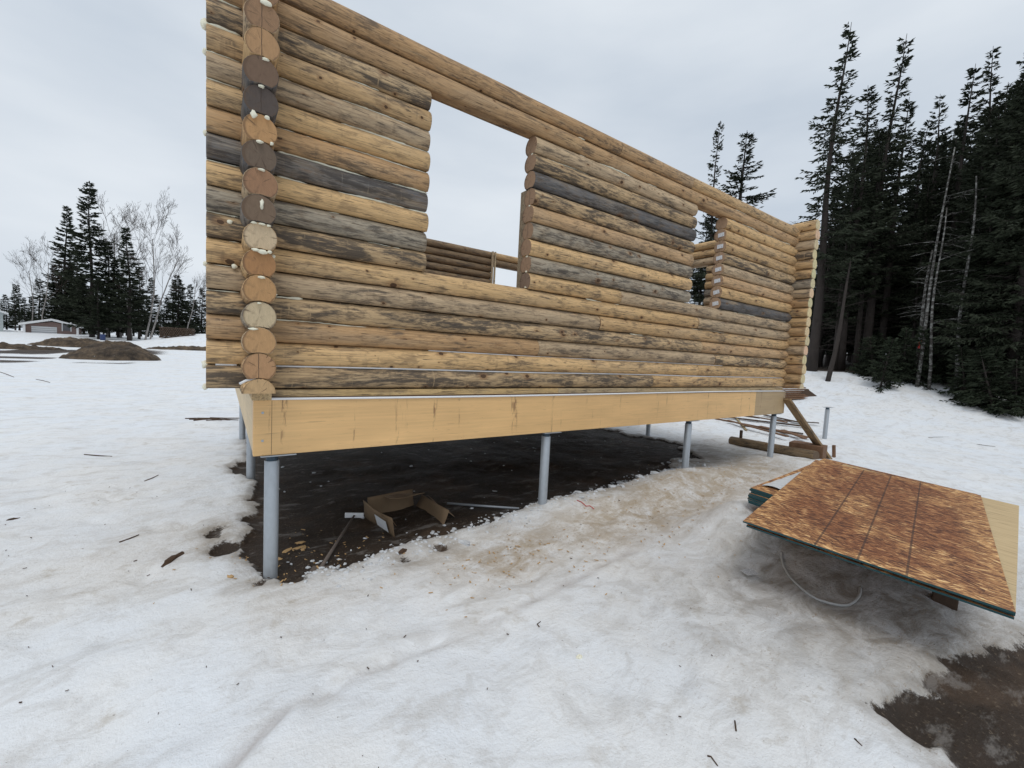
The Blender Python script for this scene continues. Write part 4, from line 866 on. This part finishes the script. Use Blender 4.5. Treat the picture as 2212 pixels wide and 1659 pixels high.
for sp in (dict(h=14, base=.30, spread=2.1, seed=1, dens=1.15, gap=.12, droop=.22), dict(h=14, base=.33, spread=1.8, seed=2, dens=1.3, gap=.05, droop=.2), dict(h=14, base=.16, spread=2.6, seed=3, dens=1.4, gap=.02, droop=.22),
           dict(h=14, base=.22, spread=2.2, seed=4, dens=1.4, gap=.05, droop=.15), dict(h=14, base=.42, spread=2.0, seed=5, dens=1.3, gap=.03, droop=.2), dict(h=14, base=.10, spread=3.0, seed=6, dens=1.4, gap=.03, droop=.28)):
    SP.append(proto('spruce', SBARK, NEEDLE, *spruce_mesh(**sp)))
FAR = [proto('spruce', SBARK, NEEDLE, *spruce_mesh(**sp)) for sp in (dict(h=14, base=.14, spread=2.3, seed=51, dens=1.2, gap=.04, droop=.12, needle=.22), dict(h=14, base=.10, spread=2.9, seed=52, dens=1.2, gap=.02, droop=.15, needle=.22), dict(h=14, base=.08, spread=3.2, seed=53, dens=1.2, gap=.02, droop=.18, needle=.24))]
FIR = [proto('fir', SBARK, NEEDLE2, *spruce_mesh(h=2.2, base=.02, spread=1.35, seed=20+q, dens=1.3, droop=.35, dead=False, needle=.11)) for q in range(3)]
def put_tree(name, pr, x, y, h, h0, rz, label, cat, group=None, lean=None, wide=1.):
    z = float(H0(x, y))-.06; o = empty(name, (x, y, z)); s = h/h0; o.scale = (s*wide, s*wide, s); o.rotation_euler = (lean[0] if lean else 0, lean[1] if lean else 0, rz)
    link('trunk', pr[0], o)
    if pr[1]: link('crown', pr[1], o)
    return tag(o, label, cat, group)
def tree_px(name, pr, u, vtop, zd, h0, label, cat, group=None, wide=1., lean=None, vb=790):
    P = at_depth(u, vb, zd); Tp = at_depth(u, vtop, zd); h = Tp.z-float(H0(P.x, P.y)); P = at_depth(u+(790-vb)*0, vb, zd)
    x, y = (P.x+Tp.x)/2, (P.y+Tp.y)/2
    return put_tree(name, pr, x, y, h, h0, random.random()*6.28, label, cat, group, lean, wide)
# right-hand forest, front rank read off the photograph
front = [(1790, 63, 16, 0, 1.0, 'tall gappy spruce with bare lower limbs right behind the cabin corner'), (1846, 193, 17, 1, 1.1, 'shorter full spruce between the two tall gappy ones'), (1905, 93, 17, 0, .95, 'second tall gappy spruce with a ragged open top'),
         (1930, 215, 17.5, 3, 1.0, None), (2005, 212, 18, 4, .9, None), (1975, 265, 19, 1, 1.0, None), (2065, 151, 17, 1, 1.0, None), (2115, 109, 16, 0, .8, None), (2100, 230, 15, 3, 1., None), (2160, 200, 15.5, 3, 1., None), (2205, 55, 13, 2, 1.1, None), (2175, 150, 13.5, 5, .9, None), (2235, 20, 12.5, 5, .9, None), (2140, 190, 14.5, 2, 1., None),
         (2260, -20, 12.5, 3, 1., None), (2330, 0, 13, 2, .8, None), (2420, -60, 13, 3, .8, None), (1880, 330, 19, 3, 1, None), (1950, 380, 20, 4, 1, None), (2035, 300, 19, 3, 1, None), (2140, 300, 18, 4, 1, None), (1815, 300, 20, 4, .8, None)]
for u, v, zd, k, w, lb in front:
    tree_px('spruce_tree', SP[k], u, v, zd, 14, lb or 'dark spruce in the front rank of the dense forest', 'tree', None if lb else 'front rank of the forest', w)
tree_px('spruce_tree', SP[1], 1535, 268, 27, 14, 'slim spruce top rising behind the cabin roofline beside a bushier one', 'tree', None, .75)
tree_px('spruce_tree', SP[2], 1592, 283, 24, 14, 'bushy conical spruce rising alone behind the cabin top log', 'tree', None, 1.45)
for u, v, zd in ((1500, 560, 30), (1475, 520, 34), (1560, 470, 33), (1515, 455, 28), (1524, 470, 29), (1640, 500, 30), (1690, 520, 27), (1450, 610, 30)):
    tree_px('spruce_tree', SP[4 if v < 500 else 3], u, v, zd, 14, 'thin spruce behind the far end of the cabin', 'tree', 'spruces behind the cabin end')
rg = random.Random(77); sil = [(1740, 470), (1800, 330), (1860, 240), (1950, 290), (2000, 260), (2100, 200), (2212, 90), (2600, 0)]
for q in range(125):
    u = rg.uniform(1765, 2560); zd = rg.uniform(17, 40) if q > 25 else rg.uniform(13.5, 18); v = np.interp(u, [s_[0] for s_ in sil], [s_[1] for s_ in sil])+rg.uniform(30, 260)
    if zd < 16 and u < 1900: continue
    tree_px('spruce_tree', SP[rg.choice((1, 3, 4, 3, 2))], u, v, zd, 14, 'dark spruce deep inside the dense forest', 'tree', 'spruces deep in the forest', rg.uniform(.8, 1.15))
for q in range(30):
    u = rg.uniform(1790, 2230); v = np.interp(u, [s_[0] for s_ in sil], [s_[1] for s_ in sil])+rg.uniform(20, 170)
    tree_px('spruce_tree', FAR[rg.choice((0, 1))], u, v, rg.uniform(19, 27), 14, 'dark spruce deep inside the dense forest', 'tree', 'spruces deep in the forest', rg.uniform(.7, .95))
# pale leaning poles at the forest edge
def pole_mesh(h, r0, seed):
    rg = random.Random(seed); mb = MB(); P = [Vector((math.sin(k*.7+seed)*.05, math.cos(k*.9+seed)*.05, h*k/9-(.3 if k == 0 else 0))) for k in range(10)]; mb.tube(P, [r0*(1-.7*k/9) for k in range(10)], 8)
    z = .25*h
    while z < h*.97:
        az = rg.random()*6.28; ln = rg.uniform(.3, 1.1); p = Vector((0, 0, z)); e = p+Vector((math.cos(az)*ln, math.sin(az)*ln, rg.uniform(-.25, .2))); mb.tube([p, p.lerp(e, .5)+Vector((0, 0, .04)), e], [.010, .007, .003], 3, cap=False)
        for _ in range(3):
            q = p.lerp(e, rg.uniform(.4, 1)); mb.tube([q, q+Vector((rg.uniform(-.2, .2), rg.uniform(-.2, .2), rg.uniform(-.12, .08)))], [.004, .002], 3, cap=False)
        z += rg.uniform(.15, .4)
    return mb
for q, (ub, vb, ut, vt, zd, r0, mt, lb) in enumerate(((1975, 785, 2015, 540, 14.6, .075, LICH, 'thick lichen-grey trunk standing beside the ribboned stem'), (1984, 770, 2060, 320, 14, .055, LICH, 'slender pale leaning stem tied with red ribbon'), (2010, 775, 2040, 450, 13.8, .048, LICH, 'thin pale stem just right of the ribboned one'),
                                                       (2072, 775, 2108, 380, 13.6, .062, LICH, 'straight pale lichen-spotted trunk among dark spruces'), (2112, 770, 2135, 420, 14.2, .085, SBARK, 'thicker grey-brown bare trunk beside the lichen-spotted one'), (1792, 808, 1840, 560, 15, .085, SBARK, 'crooked bare grey stem leaning at the snow edge near the cabin'))):
    A = at_depth(ub, vb, zd); A.z = float(H0(A.x, A.y)); B = at_depth(ut, vt, zd); ln = (B-A).length; me = (lambda m_: pmesh('trunk', m_.V, m_.F, True))(pole_mesh(ln, r0, q+3)); o = empty('bare_tree', A); tag(o, lb, 'tree')
    link('trunk', me, o, mt); o.rotation_euler = (B-A).to_track_quat('Z', 'Y').to_euler()
    if q == 1:
        C_ = A.lerp(B, .07); C_ = A+(B-A)*((at_depth(1992, 738, zd).z-A.z)/(B.z-A.z)); mb = MB(); rr = .062
        for s_ in range(2):
            mb.tube([(rr*math.cos(t_*.5), rr*math.sin(t_*.5), .03*s_+.01*math.sin(t_)) for t_ in range(13)], .014, 5)
        mb.box((rr, -.02, -.30), (.006, 0, 0), (0, .06, .01), (0, .0, .32)); mb.box((rr*.7, -rr*.8, -.22), (.006, 0, 0), (.02, -.05, 0), (0, 0, .25))
        rb = mb.build('ribbon', REDR); rb.location = C_; rb.rotation_euler = (0, 0, R(200)); tag(rb, 'red flagging ribbon tied round a slender pale stem', 'ribbon')
# low firs hanging over the snow edge
rg = random.Random(9)
for q in range(70):
    u = rg.uniform(1835, 2480); t_ = (u-1850)/362; e_v = np.interp(u, [1840, 1900, 2000, 2100, 2212, 2480], [812, 838, 872, 895, 912, 950]); zd = np.interp(u, [1840, 1900, 2000, 2100, 2212, 2480], [15.6, 14.2, 13.1, 12.2, 11.3, 9.5])+abs(rg.gauss(0, .9))+(0 if q < 24 else rg.uniform(.8, 4))
    P = at_depth(u, e_v, zd); put_tree('young_fir', FIR[q % 3], P.x, P.y, rg.uniform(1.0, 1.9), 2.2, rg.random()*6.28, 'low bushy young fir drooping over the snow at the forest edge', 'fir', 'young firs along the forest edge', (rg.uniform(-.25, .25), rg.uniform(-.25, .25)), rg.uniform(.8, 1.2))
# left-hand clump
for u, v, zd, k, w, lb in ((142, 445, 53, 1, 1.05, 'narrow pointed spruce at the clump edge above the shed roof'), (196, 395, 45, 2, 1.0, 'tallest full spruce in the clump behind the earth heap'), (170, 530, 51, 3, 1.3, None), (232, 520, 47, 3, 1.3, None), (278, 492, 44, 1, 1.2, 'small dark spruce standing before the white birch stems'), (122, 572, 52, 5, 1.3, 'broad low branching spruce beside the shed'),
                          (255, 560, 48, 4, 1.3, None), (300, 575, 48, 3, 1.1, None), (212, 600, 43, 3, 1.5, None), (180, 600, 50, 3, 1.5, None), (150, 560, 54, 3, 1.4, None)):
    tree_px('spruce_tree', FAR[{1: 0, 2: 1, 3: 1, 4: 0, 5: 2}[k]], u, v, zd, 14, lb or 'dark spruce inside the clump behind the earth heap', 'tree', None if lb else 'spruces of the clump behind the heap', w, vb=728)
rg = random.Random(31)
for q in range(46):
    u = -160+q*13.6+rg.uniform(-5, 5); zd = rg.uniform(62, 82); v = np.interp(u, [-160, 0, 60, 100, 200, 330, 400, 445], [600, 622, 600, 600, 620, 610, 600, 640])+rg.uniform(-14, 40)
    tree_px('spruce_tree', FAR[rg.choice((0, 1, 2))], u, v, zd, 14, 'small distant spruce in the far treeline behind the shed', 'tree', 'distant treeline', rg.uniform(.9, 1.5), vb=728)
for q in range(26):
    u = 455+q*13; zd = rg.uniform(62, 80); v = 640+rg.uniform(-20, 40); tree_px('spruce_tree', FAR[rg.choice((0, 1, 2))], u, v, zd, 14, 'distant spruce hidden behind the cabin', 'tree', 'distant trees behind the cabin', 1.2, vb=735)
def birch_mesh(h, seed):
    rg = random.Random(seed); mb = MB(); tw = MB()
    def grow(p, d, ln, r, lev):
        n = 4; P = [p]; dd = d.copy()
        for k in range(n):
            dd = (dd+Vector((rg.gauss(0, .10), rg.gauss(0, .10), .08 if lev else .02))).normalized(); P.append(P[-1]+dd*ln/n)
        (mb if lev < 1 else tw).tube(P, [max(.013 if lev < 3 else .008, r*(1-.62*k/n)*(1 if lev == 0 else .7)) for k in range(n+1)], 7 if lev == 0 else 4 if lev < 2 else 3, cap=False)
        if lev >= 4: return
        kids = (8, 5, 5, 3)[lev]
        for k in range(kids):
            t_ = rg.uniform(.38 if lev == 0 else .2, 1); f = t_*n; i = min(n-1, int(f)); q = P[i].lerp(P[i+1], f-i)
            az = rg.random()*6.28; sp = rg.uniform(.35, .85); b0 = (P[i+1]-P[i]).normalized(); o_ = b0.orthogonal(); o_.rotate(Matrix.Rotation(az, 3, b0)); nd = (b0*math.cos(sp)+o_*math.sin(sp)+Vector((0, 0, .15))).normalized()
            grow(q, nd, ln*(.50 if lev == 0 else .58)*rg.uniform(.6, 1.1)*(1.15-.4*t_), r*(1-.6*t_)*.5, lev+1)
    grow(Vector((0, 0, -.2)), Vector((0, 0, 1)), h*.8, h*.0075+.015, 0); return mb, tw
BI = []
for q in range(4):
    a, c = birch_mesh(12, 40+q); BI.append(proto('birch', BIRCH, TWIG, a, c))
for q, (ub, vb, ut, vt, zd, lb) in enumerate(((66, 728, 48, 545, 50, 'bare birch leaning above the shed roof'), (92, 728, 80, 512, 49, 'taller bare birch standing behind the shed'), (232, 728, 232, 455, 47, 'tall thin bare birch crown behind the tallest spruce'), (262, 728, 262, 430, 48, 'bare birch with white stem amid the clump'), (312, 728, 318, 447, 45, 'round topped bare birch right of the clump'),
                                              (322, 724, 384, 490, 44, 'bare birch with thick white trunk leaning over the firewood'), (400, 722, 440, 575, 43, 'thin bare birch leaning towards the cabin wall'), (286, 728, 290, 540, 46, 'white stemmed birch trunk in front of the dark clump'))):
    A = at_depth(ub, vb, zd); A.z = float(H0(A.x, A.y))-.05; B = at_depth(ut, vt, zd); ln = (B-A).length; o = empty('birch_tree', A); s = ln/12.2; o.scale = (s*.78, s*.78, s); tag(o, lb, 'tree')
    o.rotation_euler = ((B-A).to_track_quat('Z', 'Y').to_matrix() @ Matrix.Rotation(q*1.7, 3, 'Z')).to_euler(); pr = BI[q % 4]; link('trunk', pr[0], o); link('crown', pr[1], o)
